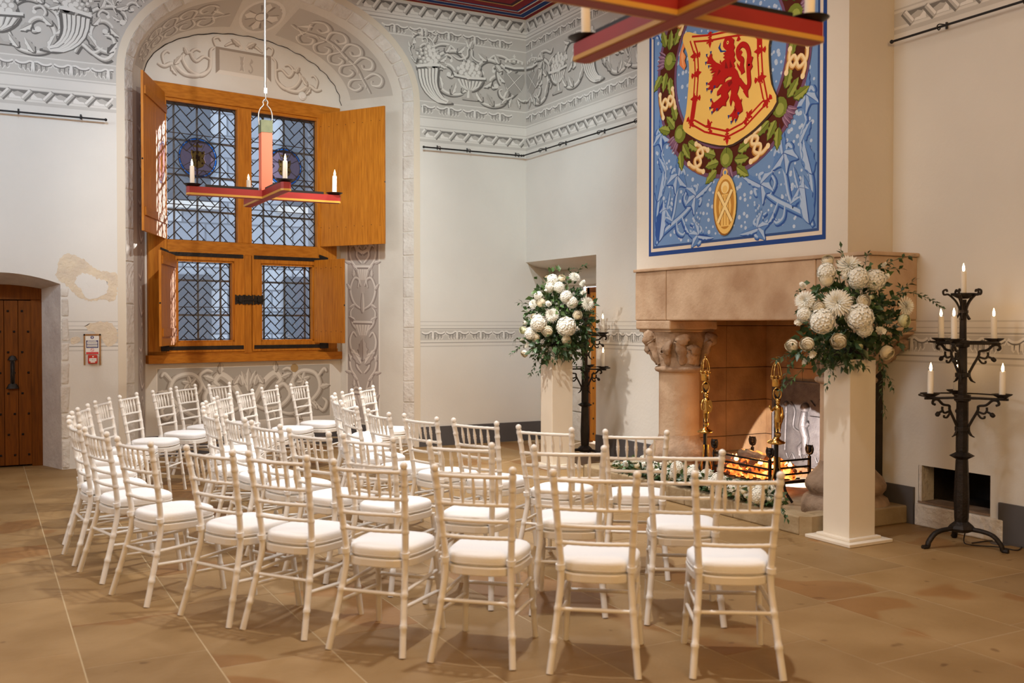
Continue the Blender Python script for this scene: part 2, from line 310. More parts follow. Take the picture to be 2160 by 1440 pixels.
# ------------------------------------------------------------------ the room shell
XF, YW, ZC, X0, Y0 = 6.45, 11.7, 5.61, -3.2, -2.6
def quad(mb, a, b, c, d): mb.add([a, b, c, d], [(0, 1, 2, 3)])
fl = MB(); quad(fl, (X0-.1, Y0-.1, -.0012), (8, Y0-.1, -.0012), (8, 13.2, -.0012), (X0-.1, 13.2, -.0012))
floor = struct(fl.build('floor', M['mortar']))
xs = [XF]
while xs[-1] > X0: xs.append(xs[-1]-RN.uniform(.50, .60))
xs = [6.45, 5.84, 5.29, 4.73, 4.19, 3.64, 3.10, 2.55, 2.02, 1.48, .95, .40, -.15, -.72, -1.3, -1.9, -2.5, -3.2]
n_slab = 0
for i in range(len(xs)-1):
    y = 13.0 if xs[i] < 5 else 11.72
    if i == 0: y = 11.72
    y += 0
    while y > Y0:
        ln = RN.uniform(.62, 1.15); y1 = max(y-ln, Y0)
        if y1-Y0 < .3: y1 = Y0
        xa, xb, g = xs[i+1], xs[i], .0036
        dz = RN.uniform(-.0004, .0006)
        MB().prism([(xa+g, y1+g, -.02), (xb-g, y1+g, -.02), (xb-g, y-g, -.02), (xa+g, y-g, -.02)],
                   [(xa+g, y1+g, dz), (xb-g, y1+g, dz), (xb-g, y-g, dz), (xa+g, y-g, dz)]).build('flagstone', M['flag'], floor)
        y = y1; n_slab += 1
ce = MB(); quad(ce, (X0, Y0, ZC), (X0, YW, ZC), (XF, YW, ZC), (XF, Y0, ZC))
ceiling = struct(ce.build('ceiling', M['ceil']))
rib = MB()
for y in (1.4, 4.6, 7.8): rib.box(((X0+XF)/2, y, ZC-.05), (XF-X0, .16, .10))
rib.build('ceiling_rib', M['red'], ceiling)
# window wall with the door opening and the arched niche
DCX, DHW = .15, .605
def dtop(x): return 2.105-.31*(x-DCX)**2
AX, AA, AB, AZ = 3.124, 1.71, 1.20, 4.36            # niche arch: centre, half width, rise, springing
def arch(t, a=AA, b=AB, z0=AZ, cx=AX):              # t 0..1 left to right
    th = pi*(1-t); return cx+a*math.cos(th), z0+b*math.sin(th)
w = MB()
def vp(xa, xb, za, zb): quad(w, (xa, YW, za), (xb, YW, za), (xb, YW, zb), (xa, YW, zb))
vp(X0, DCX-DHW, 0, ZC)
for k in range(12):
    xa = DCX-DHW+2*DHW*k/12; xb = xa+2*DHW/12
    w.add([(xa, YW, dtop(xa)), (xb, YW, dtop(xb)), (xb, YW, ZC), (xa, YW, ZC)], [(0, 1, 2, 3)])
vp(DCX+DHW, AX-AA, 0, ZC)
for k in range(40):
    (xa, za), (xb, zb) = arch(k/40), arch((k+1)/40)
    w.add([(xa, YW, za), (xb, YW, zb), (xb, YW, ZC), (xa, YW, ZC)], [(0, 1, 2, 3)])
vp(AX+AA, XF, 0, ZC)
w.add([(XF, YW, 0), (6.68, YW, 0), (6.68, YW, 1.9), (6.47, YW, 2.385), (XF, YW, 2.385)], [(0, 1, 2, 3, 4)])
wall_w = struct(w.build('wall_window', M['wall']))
# fireplace wall
w = MB()
def vx(ya, yb, za, zb): quad(w, (XF, ya, za), (XF, yb, za), (XF, yb, zb), (XF, ya, zb))
vx(Y0, 4.72, 0, ZC); vx(4.72, 5.345, 0, .18); vx(4.72, 5.345, .47, ZC); vx(5.345, 5.75, 0, ZC); vx(5.75, 7.95, 1.9, ZC); vx(7.95, 9.97, 0, ZC); vx(9.97, YW, 2.385, ZC)
wall_f = struct(w.build('wall_fireplace', M['wall']))
w = MB(); quad(w, (X0, Y0, 0), (X0, YW, 0), (X0, YW, ZC), (X0, Y0, ZC)); wall_l = struct(w.build('wall_left', M['wall']))
w = MB(); quad(w, (X0, Y0, 0), (XF, Y0, 0), (XF, Y0, ZC), (X0, Y0, ZC)); wall_r = struct(w.build('wall_rear', M['wall']))
# skirtings
b = MB(); b.box(((4.90+6.67)/2, YW-.011, .125), (1.77, .022, .25)); struct(b.build('baseboard_window', M['grey_base']))
b = MB(); b.box((XF-.011, 3.6, .145), (.022, 2.08, .29)); struct(b.build('baseboard_fireplace', M['grey_base']))
b = MB(); b.box((XF-.011, 5.52, .145), (.022, .28, .29)); struct(b.build('baseboard_vent', M['grey_base']))
b = MB(); b.box((XF-.011, 9.20, .125), (.022, 1.5, .25)); struct(b.build('baseboard_hearth', M['grey_base']))
# left wall patch between door and niche
b = MB(); b.box((-1.9, YW-.011, .125), (2.5, .022, .25)); struct(b.build('baseboard_door', M['grey_base']))

# ------------------------------------------------------------------ niche
PL = Vector((1.70356, 12.2, 0)); UX = Vector((.98288, .18423, 0)); NN = Vector((.18423, -.98288, 0)); WW = 2.497
def bp(s, z, off=0): return PL+UX*s+NN*off+Vector((0, 0, z))
FA, FB = 1.61, 1.10
def fcurve(t):      # front (inner stone) edge, t 0..1 over the whole jamb-arch-jamb run
    if t < .3: return Vector((AX-FA, 11.82, AZ*t/.3))
    if t > .7: return Vector((AX+FA, 11.82, AZ*(1-t)/.3))
    x, z = arch((t-.3)/.4, FA, FB); return Vector((x, 11.82, z))
def bcurve(t):
    if t < .3: return bp(-.02, 4.42*t/.3)
    if t > .7: return bp(WW+.03, 4.42*(1-t)/.3)
    th = pi*(1-(t-.3)/.4); return bp(WW/2+.005+(WW/2+.025)*math.cos(th), 4.42+.68*math.sin(th))
def rev(t, k, off=0):   # a point on the reveal, k 0 front .. 1 back
    a, b_ = fcurve(t), bcurve(t); p = a.lerp(b_, k)
    if off:
        d1 = (b_-a).normalized(); d2 = (fcurve(min(t+.002, 1))-fcurve(max(t-.002, 0))).normalized()
        n = d1.cross(d2).normalized(); c = Vector((AX, 11.9, 2.6)); n = n if n.dot(c-p) > 0 else -n
        p = p+n*off
    return p
n = 90; rv = MB()
ts = sorted(set([i/n for i in range(n+1)]+[.3, .7]))
for a_, b_ in zip(ts, ts[1:]): rv.add([fcurve(a_), fcurve(b_), bcurve(b_), bcurve(a_)], [(0, 1, 2, 3)], None, True)
for a_, b_ in zip(ts, ts[1:]):
    def obk(t): x, z = (AX-AA, AZ*t/.3) if t < .3 else (AX+AA, AZ*(1-t)/.3) if t > .7 else arch((t-.3)/.4); return Vector((x, YW, z))
    rv.add([obk(a_), obk(b_), fcurve(b_), fcurve(a_)], [(0, 1, 2, 3)])
wall_n = struct(rv.build('wall_niche_reveal', M['soffit']))
bk = MB()
def bq(s0, s1, z0, z1): bk.add([bp(s0, z0), bp(s1, z0), bp(s1, z1), bp(s0, z1)], [(0, 1, 2, 3)])
bq(-.02, .06, 0, 4.42); bq(WW-.06, WW+.03, 0, 4.42); bq(.06, WW-.06, 0, 1.16); bq(.06, WW-.06, 4.33, 4.42)
bk.add([bcurve(.3+.4*k/30) for k in range(31)], [tuple(range(31))])
wall_b = struct(bk.build('wall_niche', M['niche_plaster']))
b = MB(); b.add([bp(-.02, 0, .02), bp(WW+.02, 0, .02), bp(WW+.02, .25, .02), bp(-.02, .25, .02), bp(-.02, 0, .001), bp(WW+.02, 0, .001), bp(WW+.02, .25, .001), bp(-.02, .25, .001)], [(0, 1, 2, 3), (3, 2, 6, 7), (4, 7, 6, 5)])
for k0, k1 in ((.12, .98),):
    for t in (.9999,):
        A, B_ = rev(1, k0, .01), rev(1, k1, .01); up = Vector((0, 0, .25)); b.add([A, B_, B_+up, A+up], [(0, 1, 2, 3)])
struct(b.build('baseboard_niche', M['grey_base']))
# crack line where tympanum meets the soffit
ck = MB(); pts = []
for k in range(61):
    t = .302+.396*k/60; p = bcurve(t).lerp(fcurve(t), .012+.012*math.sin(k*1.7)+.008*RN.random()); pts.append(p+NN*.004+Vector((0, 0, -.004)))
ck.tube(pts, [.0035+.003*RN.random() for _ in pts], 4).build('plaster_crack', M['soot'], wall_b)
# jamb stones and voussoirs
def ocurve(t):
    if t < .3: return (AX-AA, AZ*t/.3)
    if t > .7: return (AX+AA, AZ*(1-t)/.3)
    return arch((t-.3)/.4)
def stone(t0, t1, bulge):
    lo = []; hi = []
    for t, L in ((t0, lo), (t1, hi)):
        o = ocurve(t); f = fcurve(t)
        L += [Vector((o[0], 11.688-bulge, o[1])), Vector((f.x, 11.80-bulge, f.z)), Vector((f.x, 11.9, f.z)), Vector((o[0], 11.9, o[1]))]
    MB().prism(lo, hi).build('jamb_stone', M['white_stone'], wall_w, bevel=.012)
for side in (0, 1):
    z = 0.0
    while z < AZ-.05:
        h = RN.uniform(.24, .48); z1 = min(z+h, AZ)
        if AZ-z1 < .18: z1 = AZ
        t0, t1 = .3*(z+.004)/AZ, .3*(z1-.004)/AZ
        if side: t0, t1 = 1-t1, 1-t0
        stone(t0, t1, RN.uniform(-.006, .006)); z = z1
nv = 22
for k in range(nv): stone(.3+.4*(k+.03)/nv, .3+.4*(k+.97)/nv, RN.uniform(-.003, .004))
# plain painted border round the arch
bd = MB()
for a_, b_ in zip(ts, ts[1:]):
    def ob(t, e):
        x, z = ocurve(t)
        if t <= .3: return Vector((x-e, YW-.004, z))
        if t >= .7: return Vector((x+e, YW-.004, z))
        d = Vector((x-AX, (z-AZ)*1.42)); d.normalize(); return Vector((x+d.x*e, YW-.004, min(z+d.y*e, ZC-.005)))
    bd.add([ob(a_, 0), ob(b_, 0), ob(b_, .085), ob(a_, .085)], [(0, 1, 2, 3)])
    bd.add([ob(a_, .085), ob(b_, .085), ob(b_, .085)+Vector((0, .004, 0)), ob(a_, .085)+Vector((0, .004, 0))], [(0, 1, 2, 3)])
bd.build('arch_border', M['cream_band'], wall_w)

# ------------------------------------------------------------------ window: frame, lights, shutters
def wbox(mb, s0, s1, z0, z1, o0, o1):
    mb.prism([bp(s0, z0, o0), bp(s1, z0, o0), bp(s1, z0, o1), bp(s0, z0, o1)], [bp(s0, z1, o0), bp(s1, z1, o0), bp(s1, z1, o1), bp(s0, z1, o1)]); return mb
fr = MB(); wbox(fr, .0, .22, 1.12, 4.36, -.06, .05); wbox(fr, 2.17, 2.45, 1.12, 4.36, -.06, .05)
win = struct(fr.build('window_1', M['oak'], bevel=.004)); tag(win, 'tall oak mullioned window with leaded lights in arched niche')
wbox(MB(), .0, 2.46, 1.19, 1.24, -.06, .05).build('sill_rail', M['oak_h'], win)
wbox(MB(), -.02, 2.5, 1.10, 1.20, -.06, .10).build('sill', M['oak_h'], win, bevel=.006)
wbox(MB(), .05, 2.5, 4.215, 4.38, -.06, .06).build('head_rail', M['oak_h'], win, bevel=.004)
wbox(MB(), .08, 2.48, 4.18, 4.225, -.06, .035).build('head_moulding', M['oak_h'], win)
wbox(MB(), .22, 2.17, 2.405, 2.555, -.06, .06).build('transom', M['oak_h'], win, bevel=.005)
wbox(MB(), 1.095, 1.275, 2.555, 4.2, -.06, .05).build('mullion', M['oak'], win, bevel=.006)
wbox(MB(), 1.175, 1.265, 1.2, 2.44, -.06, .055).build('mullion', M['oak'], win, bevel=.006)
def casement(s0, s1, g):
    c = MB(); z0, z1 = 1.225, 2.42
    wbox(c, s0, g[0], z0, z1, -.03, .065); wbox(c, g[1], s1, z0, z1, -.03, .065); wbox(c, g[0], g[1], z0, g[2], -.03, .065); wbox(c, g[0], g[1], g[3], z1, -.03, .065)
    o = c.build('casement', M['oak'], win, bevel=.004)
    m = MB(); e = .022
    wbox(m, g[0], g[0]+e, g[2], g[3], -.03, .045); wbox(m, g[1]-e, g[1], g[2], g[3], -.03, .045); wbox(m, g[0], g[1], g[2], g[2]+e, -.03, .045); wbox(m, g[0], g[1], g[3]-e, g[3], -.03, .045)
    m.build('glazing_bead', M['oak'], o)
    left = s0 < 1
    for zz in (2.365, 1.255):
        st = MB(); a0, a1 = (s0+.02, s1-.02)
        wbox(st, a0, a1, zz, zz+.045, .066, .074)
        e0 = (s0-.06, s0+.03) if left else (s1-.03, s1+.09)
        st.prism([bp(e0[0], zz-.01, .05), bp(e0[1], zz-.01, .05), bp(e0[1], zz-.01, .076), bp(e0[0], zz-.01, .076)], [bp(e0[0], zz+.09, .05), bp(e0[1], zz+.055, .05), bp(e0[1], zz+.055, .076), bp(e0[0], zz+.09, .076)])
        st.build('strap_hinge', M['iron'], o)
    return o
GL, GRr = (.33, 1.04, 1.345, 2.325), (1.385, 2.12, 1.345, 2.315)
cL = casement(.20, 1.170, GL); cR = casement(1.27, 2.22, GRr)
lk = MB()
for s in (1.10, 1.22, 1.345): wbox(lk, s-.052, s+.052, 1.81, 1.91, .066, .078)
wbox(lk, 1.05, 1.42, 1.85, 1.87, .078, .090); wbox(lk, 1.10-.02, 1.10+.02, 1.83, 1.89, .078, .10); wbox(lk, 1.345-.02, 1.345+.02, 1.83, 1.89, .078, .10)
for s in (1.05, 1.10, 1.15, 1.17, 1.22, 1.27, 1.295, 1.345, 1.395): wbox(lk, s-.008, s+.008, 1.80, 1.92, .066, .077)
lk.build('window_latch', M['iron'], win)
# leaded glass
def clip(poly, x0, x1, y0, y1):
    for ax, lim, sg in ((0, x0, 1), (0, x1, -1), (1, y0, 1), (1, y1, -1)):
        out = []
        for i in range(len(poly)):
            p, q = poly[i], poly[(i+1) % len(poly)]; a, b_ = sg*(p[ax]-lim), sg*(q[ax]-lim)
            if a >= 0: out.append(p)
            if (a >= 0) != (b_ >= 0) and abs(a-b_) > 1e-12:
                t = a/(a-b_); out.append((p[0]+(q[0]-p[0])*t, p[1]+(q[1]-p[1])*t))
        poly = out
        if len(poly) < 3: return []
    return poly
def area(p): return abs(sum(p[i][0]*p[(i+1) % len(p)][1]-p[(i+1) % len(p)][0]*p[i][1] for i in range(len(p))))/2
npane = 0
def leaded(g, w_, single, roundel=None):
    global npane
    s0, s1, z0, z1 = g; c45 = math.sqrt(.5); polys = []
    m = .032 if z1 < 2.5 else 0
    for i in range(-40, 41):
        for j in range(-20, 21):
            # herringbone of 2:1 blocks on a unit grid, turned 45 degrees
            for rect in (((i+4*j), i, 2, 1), ((i+4*j)+2, i-1+0, 1, 2)):
                x, y, a, b_ = rect
                P = [(x, y), (x+a, y), (x+a, y+b_), (x, y+b_)]
                Q = [((px-py)*c45*w_+s0+.05, (px+py)*c45*w_+z0+.02) for px, py in P]
                if max(q[0] for q in Q) < s0 or min(q[0] for q in Q) > s1 or max(q[1] for q in Q) < z0 or min(q[1] for q in Q) > z1: continue
                R_ = clip(Q, s0+m, s1-m, z0+m, z1-m)
                if len(R_) >= 3 and area(R_) > 2e-4: polys.append(R_)
    if m:
        nx, nz = 7, 9
        for k in range(nx):
            a, b_ = s0+m+(s1-s0-2*m)*k/nx, s0+m+(s1-s0-2*m)*(k+1)/nx
            polys += [[(a, z0), (b_, z0), (b_, z0+m), (a, z0+m)], [(a, z1-m), (b_, z1-m), (b_, z1), (a, z1)]]
        for k in range(nz):
            a, b_ = z0+m+(z1-z0-2*m)*k/nz, z0+m+(z1-z0-2*m)*(k+1)/nz
            polys += [[(s0, a), (s0+m, a), (s0+m, b_), (s0, b_)], [(s1-m, a), (s1, a), (s1, b_), (s1-m, b_)]]
    ld = MB(); seen = set(); root = MB()
    wbox(root, s0-.01, s1+.01, z0-.012, z0, -.03, -.015); wbox(root, s0-.01, s1+.01, z1, z1+.012, -.03, -.015)
    lt = root.build('leaded_light', M['lead'], win)
    rest = MB()
    for P in polys:
        cx = sum(p[0] for p in P)/len(P); cz = sum(p[1] for p in P)/len(P)
        if roundel and math.hypot(cx-roundel[0], cz-roundel[1]) < .21: continue
        tx, tz = RN.uniform(-.03, .03), RN.uniform(-.03, .03)
        vs = [bp(cx+(p[0]-cx)*.99, cz+(p[1]-cz)*.99, -.022+(p[0]-cx)*tx+(p[1]-cz)*tz) for p in P]
        if single and npane < 300 and area(P) > 4e-3:
            MB().add(vs, [tuple(range(len(vs)))]).build('pane', M['glass'], lt); npane += 1
        else: rest.add(vs, [tuple(range(len(vs)))])
        for k in range(len(P)):
            a, b_ = P[k], P[(k+1) % len(P)]; key = tuple(sorted(((round(a[0], 3), round(a[1], 3)), (round(b_[0], 3), round(b_[1], 3)))))
            if key in seen or math.hypot(a[0]-b_[0], a[1]-b_[1]) < .004: continue
            seen.add(key); ld.bar(bp(a[0], a[1], -.02), bp(b_[0], b_[1], -.02), .010, .008, NN)
    if rest.f: tag(rest.build('pane_remainder', M['glass'], lt), kind='stuff')
    zz = z0+.42
    while zz < z1-.2: ld.bar(bp(s0, zz, -.012), bp(s1, zz, -.012), .009, .009, NN); zz += .42
    ld.build('lead_came', M['lead'], lt)
    if roundel:
        rs, rz_, rr = roundel; pa = lambda r, a: (rs+r*math.cos(a), rz_+r*math.sin(a))
        # lens-shaped patch of pane offcuts around the disc
        fil = MB(); N_ = 32
        fil.add([bp(*pa(.236, 2*pi*k/N_), -.0225) for k in range(N_)]+[bp(*pa(.30, 2*pi*k/N_), -.0225) for k in range(N_)], [(k, (k+1) % N_, N_+(k+1) % N_, N_+k) for k in range(N_)])
        fil.build('roundel_surround', M['glass'], lt)
        bl = MB()
        for k in range(16):
            a0, a1 = 2*pi*(k+.05)/16, 2*pi*(k+.95)/16; aa = [a0+(a1-a0)*q/3 for q in range(4)]
            bl.add([bp(*pa(.212, a), -.016) for a in aa]+[bp(*pa(.234, a), -.016) for a in aa[::-1]], [tuple(range(8))])
        bl.build('roundel_blue_border', M['glass_blue'], lt)
        MB().add([bp(*pa(.21, 2*pi*k/32), -.018) for k in range(32)], [tuple(range(32))]).build('roundel_mauve_field', M['glass_purple'], lt)
        sh = [(-.08, .09), (-.05, .075), (0, .085), (.05, .075), (.08, .09), (.085, .05), (.07, 0), (.09, -.05), (.06, -.10), (0, -.125), (-.06, -.10), (-.09, -.05), (-.07, 0), (-.085, .05)]
        MB().add([bp(rs+x, rz_+z, -.014) for x, z in sh], [tuple(range(len(sh)))]).build('roundel_shield', M['glass_gold'], lt)
        dk = MB()
        for x, z in ((-.055, .062), (.055, .062), (0, .065), (-.055, -.06), (.055, -.06), (-.055, 0), (.055, 0)):
            e = .017 if z else .010; dk.add([bp(rs+x-e, rz_+z, -.012), bp(rs+x, rz_+z-e, -.012), bp(rs+x+e, rz_+z, -.012), bp(rs+x, rz_+z+e, -.012)], [(0, 1, 2, 3)])
        li = [(-.025, .03), (.0, .045), (.012, .02), (.03, .03), (.025, -.01), (.03, -.05), (.01, -.03), (-.01, -.055), (-.012, -.02), (-.03, -.01)]
        dk.add([bp(rs+x, rz_+z, -.012) for x, z in li], [tuple(range(len(li)))])
        cw = [(-.05, .125), (.05, .125), (.06, .165), (.03, .145), (0, .175), (-.03, .145), (-.06, .165)]
        dk.build('roundel_charges', M['glass_brown'], lt)
        MB().add([bp(rs+x, rz_+z, -.013) for x, z in cw], [tuple(range(len(cw)))]).build('roundel_crown', M['glass_gold'], lt)
        rg = MB()
        for r in (.211, .237): rg.tube([bp(*pa(r, 2*pi*k/40), -.016) for k in range(41)], .005, 5, False)
        for a in (.5, 2.64, 3.7, 5.7, 1.1, 2.0): rg.tube([bp(*pa(.10, a), -.013), bp(*pa(.21, a), -.013)], .004, 5)
        rg.tube([bp(rs+x, rz_+z, -.013) for x, z in sh+sh[:1]], .004, 5)
        rg.build('roundel_lead', M['lead'], lt)
    return lt
leaded((.225, 1.09, 2.56, 4.175), .098, True, (.62, 3.55, .235))
leaded((1.28, 2.165, 2.56, 4.175), .098, True, (1.745, 3.55, .235))
leaded(GL, .082, True); leaded(GRr, .082, False)
# outer iron grille
gi = MB()
for s in [.10+.285*k for k in range(9)]: gi.bar(bp(s, 1.15, -.17), bp(s, 4.3, -.17), .022, .022)
for z in [1.25+.42*k for k in range(8)]: gi.bar(bp(.05, z, -.17), bp(2.45, z, -.17), .024, .024)
gi.build('window_grille', M['grille'], win)
ou = MB(); wbox(ou, -.3, .10, .9, 4.6, -.5, -.1); wbox(ou, 2.32, 2.9, .9, 4.6, -.5, -.1); wbox(ou, -.3, 2.9, .9, 1.16, -.5, -.1); wbox(ou, -.3, 2.9, 4.25, 4.7, -.5, -.1)
struct(ou.build('wall_outer_reveal', M['court']))
co = MB(); co.box((.5, 21, 4.5), (21, .3, 11))
court = struct(co.build('wall_courtyard', M['court']))
for k in range(7):
    for j in range(2):
        ww = MB(); ww.box((-4.2+k*2.6, 20.82, 1.6+j*3.4), (1.1, .08, 1.9)); ww.build('far_window', M['far_glass'], court)
        ws = MB(); ws.box((-4.2+k*2.6, 20.80, .55+j*3.4), (1.4, .16, .14)); ws.build('far_sill', M['white_stone'], court)
cg = MB(); quad(cg, (-12, 13.3, -1.2), (18, 13.3, -1.2), (18, 21, -1.2), (-12, 21, -1.2)); struct(cg.build('floor_courtyard', M['court']))
# shutters: hinge point, free edge point, heights
def shutter(hinge, free, z0, z1, npl, lab):
    h = Vector((*hinge, 0)); f = Vector((*free, 0)); d = (f-h); L = d.length; d.normalize(); nn = Vector((-d.y, d.x, 0))
    P = lambda a, z, o: h+d*a+nn*o+Vector((0, 0, z))
    r = MB()
    for zz in (z0+.10*(z1-z0), z0+.86*(z1-z0)): r.prism([P(.04, zz, .013), P(L-.04, zz, .013), P(L-.04, zz, .028), P(.04, zz, .028)], [P(.04, zz+.09, .013), P(L-.04, zz+.09, .013), P(L-.04, zz+.09, .028), P(.04, zz+.09, .028)])
    sh = r.build('shutter', M['oak_h'], win); sh['label'] = lab
    for k in range(npl):
        a0, a1 = L*k/npl+.0012, L*(k+1)/npl-.0012
        MB().prism([P(a0, z0, -.013), P(a1, z0, -.013), P(a1, z0, .013), P(a0, z0, .013)], [P(a0, z1, -.013), P(a1, z1, -.013), P(a1, z1, .013), P(a0, z1, .013)]).build('plank', M['oak'], sh, bevel=.002)
    nl = MB()
    for zz in (z0+.14*(z1-z0), z0+.90*(z1-z0)):
        for k in range(npl*2):
            p = P(L*(k+.5)/(npl*2), zz+.006*(-1)**k, 0); nl.ball(p+nn*.014, .005, 6, 4); nl.ball(p-nn*.014, .005, 6, 4)
    nl.ball(P(L*.995, z0+.45*(z1-z0), 0), .012, 6, 4)
    nl.build('nail_heads', M['iron'], sh)
shutter((3.865, 12.60), (4.45, 11.70), 2.56, 4.27, 4, 'wide open upper right oak shutter')
shutter((1.93, 12.26), (1.53, 11.22), 2.56, 4.26, 4, 'upper left oak shutter swung into the room')
shutter((3.80, 12.53), (4.02, 12.0), 1.32, 2.38, 3, 'small lower right oak shutter')
shutter((2.02, 12.22), (1.72, 11.35), 1.32, 2.37, 3, 'small lower left oak shutter')
# smoke detector on the tympanum
p = bp(1.96, 4.50, .0)
sd = MB(); q = Matrix.Rotation(math.atan2(NN.x, -NN.y), 4, 'Z')@Matrix.Rotation(pi/2, 4, 'X')
for r, h0, h1 in ((.055, 0, .02), (.04, .02, .032)):
    prof = MB().lathe([(r, h0), (r, h1-.004), (r-.006, h1)], 20); sd.add([bp(1.985, 4.475, .002)+q@v for v in prof.v], prof.f, None, True)
tag(sd.build('smoke_detector', M['white_plastic']), 'round white detector disc on plaster above the window frame', 'detector')

# ------------------------------------------------------------------ door in the left embrasure
e = MB(); DP = 12.16
sp = .17
for k in range(12):
    xa = DCX-DHW+2*DHW*k/12; xb = xa+2*DHW/12; f_ = lambda x: DCX+(x-DCX)*(DHW-sp)/DHW
    e.add([(xa, YW, dtop(xa)), (xb, YW, dtop(xb)), (f_(xb), DP, 1.95+.04*(1-((xb-DCX)/DHW)**2)), (f_(xa), DP, 1.95+.04*(1-((xa-DCX)/DHW)**2))], [(0, 1, 2, 3)])
for s in (-1, 1): e.add([(DCX+s*DHW, YW, 0), (DCX+s*DHW, YW, dtop(DCX+DHW)), (DCX+s*(DHW-sp), DP, 1.95), (DCX+s*(DHW-sp), DP, 0)], [(0, 1, 2, 3)])
struct(e.build('wall_door_embrasure', M['jamb_plaster']))
df = MB(); hw = DHW-sp
df.box((DCX-hw+.045, DP+.03, .914), (.11, .10, 1.828)); df.box((DCX+hw-.045, DP+.03, .914), (.11, .10, 1.828)); df.box((DCX, DP+.03, 1.915), (2*hw+.02, .10, .17)); df.box((DCX, DP+.12, 1), (2*hw, .05, 2))
door = struct(df.build('door_1', M['dark_oak'], bevel=.004)); tag(door, 'dark studded plank door in the arched embrasure')
pw = (2*hw-.18)/5
for k in range(5):
    MB().box((DCX-hw+.09+pw*(k+.5), DP+.015, .92), (pw-.004, .04, 1.80)).build('plank', M['dark_oak'], door, bevel=.003)
st0 = None
for k in range(5):
    for j in range(8):
        x = DCX-hw+.09+pw*(k+.5)+(-.03 if j % 2 else .03); z = .13+j*.225
        if st0 is None:
            st0 = MB().lathe([(.016, -.008), (.016, 0), (.005, .010)], 4, a0=pi/4, smooth=False).build('stud', M['iron'], door)
            st0.rotation_euler = (pi/2, 0, 0); o = st0
        else: o = cp(st0, door)
        o.location = (x, DP-.008, z)
kn = MB(); kx = .30
kn.box((kx, DP-.015, 1.02), (.045, .02, .30)); kn.lathe([(.05, 0), (.03, .04), (.012, .05)], 10, (kx, DP-.02, 1.17), sy=.4); kn.lathe([(.065, 0), (.04, .05)], 10, (kx, DP-.02, .86), sy=.4)
kn.tube([(kx, DP-.02, 1.15), (kx, DP-.06, 1.12), (kx, DP-.06, .95), (kx, DP-.02, .92)], .013, 8)
kn.build('door_handle', M['iron'], door)
# rough stones on the right edge of the embrasure
z = 0.0
while z < 1.93:
    h = RN.uniform(.14, .33); z1 = min(z+h, 1.96); a = RN.uniform(-.012, .012)
    MB().prism([(.755+a, YW+.05, z+.008), (.757+a, YW-.012, z+.008), (.835+a, YW-.010, z+.008), (.84+a, YW+.05, z+.008)], [(.755+a, YW+.05, z1-.008), (.757+a, YW-.012, z1-.008), (.835-a, YW-.010, z1-.008), (.84-a, YW+.05, z1-.008)]).build('embrasure_stone', M['white_stone'], wall_w, bevel=.018)
    z = z1
# bare plaster where the paint has come away, each patch with its own ragged edge
def ragged(pts, name, o=.003, m='patch', jit=.012, n=7):
    P = cr([Vector((x, z, 0)) for x, z in pts], n, True); v = [Vector((p.x+RN.uniform(-jit, jit), YW-o, p.y+RN.uniform(-jit, jit))) for p in P]
    return MB().prism([Vector((p.x, YW+.004, p.z)) for p in v], v).build(name, M[m], wall_w)
def wp(l): return [(onY(u, v, YW).x, onY(u, v, YW).z) for u, v in l]
ragged(wp([(118, 583), (128, 545), (150, 536), (172, 545), (190, 558), (212, 572), (245, 578), (248, 610), (238, 634), (212, 632), (190, 634), (165, 626), (148, 610), (135, 597)]), 'bare_plaster')
ragged(wp([(180, 690), (200, 680), (235, 682), (247, 700), (246, 722), (225, 728), (205, 705)]), 'bare_plaster')
ragged(wp([(150, 714), (165, 710), (170, 718), (152, 726)]), 'bare_plaster', jit=.005)
ragged(wp([(165, 580), (185, 578), (205, 588), (225, 592), (228, 612), (215, 625), (185, 630), (172, 612), (158, 596)]), 'plaster_skim', .006, 'plaster')
ragged(wp([(178, 585), (200, 583), (205, 600), (190, 606)]), 'plaster_skim', .009, 'plaster', .006)

# ------------------------------------------------------------------ recess with the second door
rc = MB(); XB = 7.06
rc.add([(6.68, YW, 0), (6.68, YW, 1.9), (XB, 12.0, 1.9), (XB, 12.0, 0)], [(0, 1, 2, 3)])
rc.add([(6.68, YW, 1.9), (6.47, YW, 2.385), (XB, 12.0, 2.30), (XB, 12.0, 1.9)], [(0, 1, 2, 3)])
rc.add([(XF, 9.97, 2.385), (XF, YW, 2.385), (6.60, YW+.1, 2.34), (6.60, 9.97, 2.34)], [(0, 1, 2, 3)])
rc.add([(6.60, 9.97, 2.34), (6.60, YW+.1, 2.34), (XB, 12.05, 2.30), (XB, 9.9, 2.30)], [(0, 1, 2, 3)])
rc.add([(XB, 12.05, 2.05), (XB, 9.7, 2.05), (XB, 9.7, 2.32), (XB, 12.05, 2.32)], [(0, 1, 2, 3)])
rc.add([(XB, 12.05, 0), (XB, 11.22, 0), (XB, 11.22, 2.05), (XB, 12.05, 2.05)], [(0, 1, 2, 3)])
rc.add([(XF, 9.97, 0), (XF, 9.97, 2.385), (XB, 9.8, 2.34), (XB, 9.8, 0)], [(0, 1, 2, 3)])
rc.add([(XB, 10.05, 0), (XB, 9.7, 0), (XB, 9.7, 2.05), (XB, 10.05, 2.05)], [(0, 1, 2, 3)])
recess = struct(rc.build('wall_recess', M['niche_plaster']))
lb = MB(); lb.box((XB-.02, 10.85, 2.12), (.05, 1.9, .08)); lb.build('door_lintel_moulding', M['soffit'], recess)
z = 0
while z < 1.95:
    h = RN.uniform(.3, .45); z1 = min(z+h, 2.04)
    MB().box((XB-.01, 11.36, (z+z1)/2), (.05, .26, z1-z-.012)).build('jamb_stone', M['carved' if 0 else 'white_stone'], recess, bevel=.01); z = z1
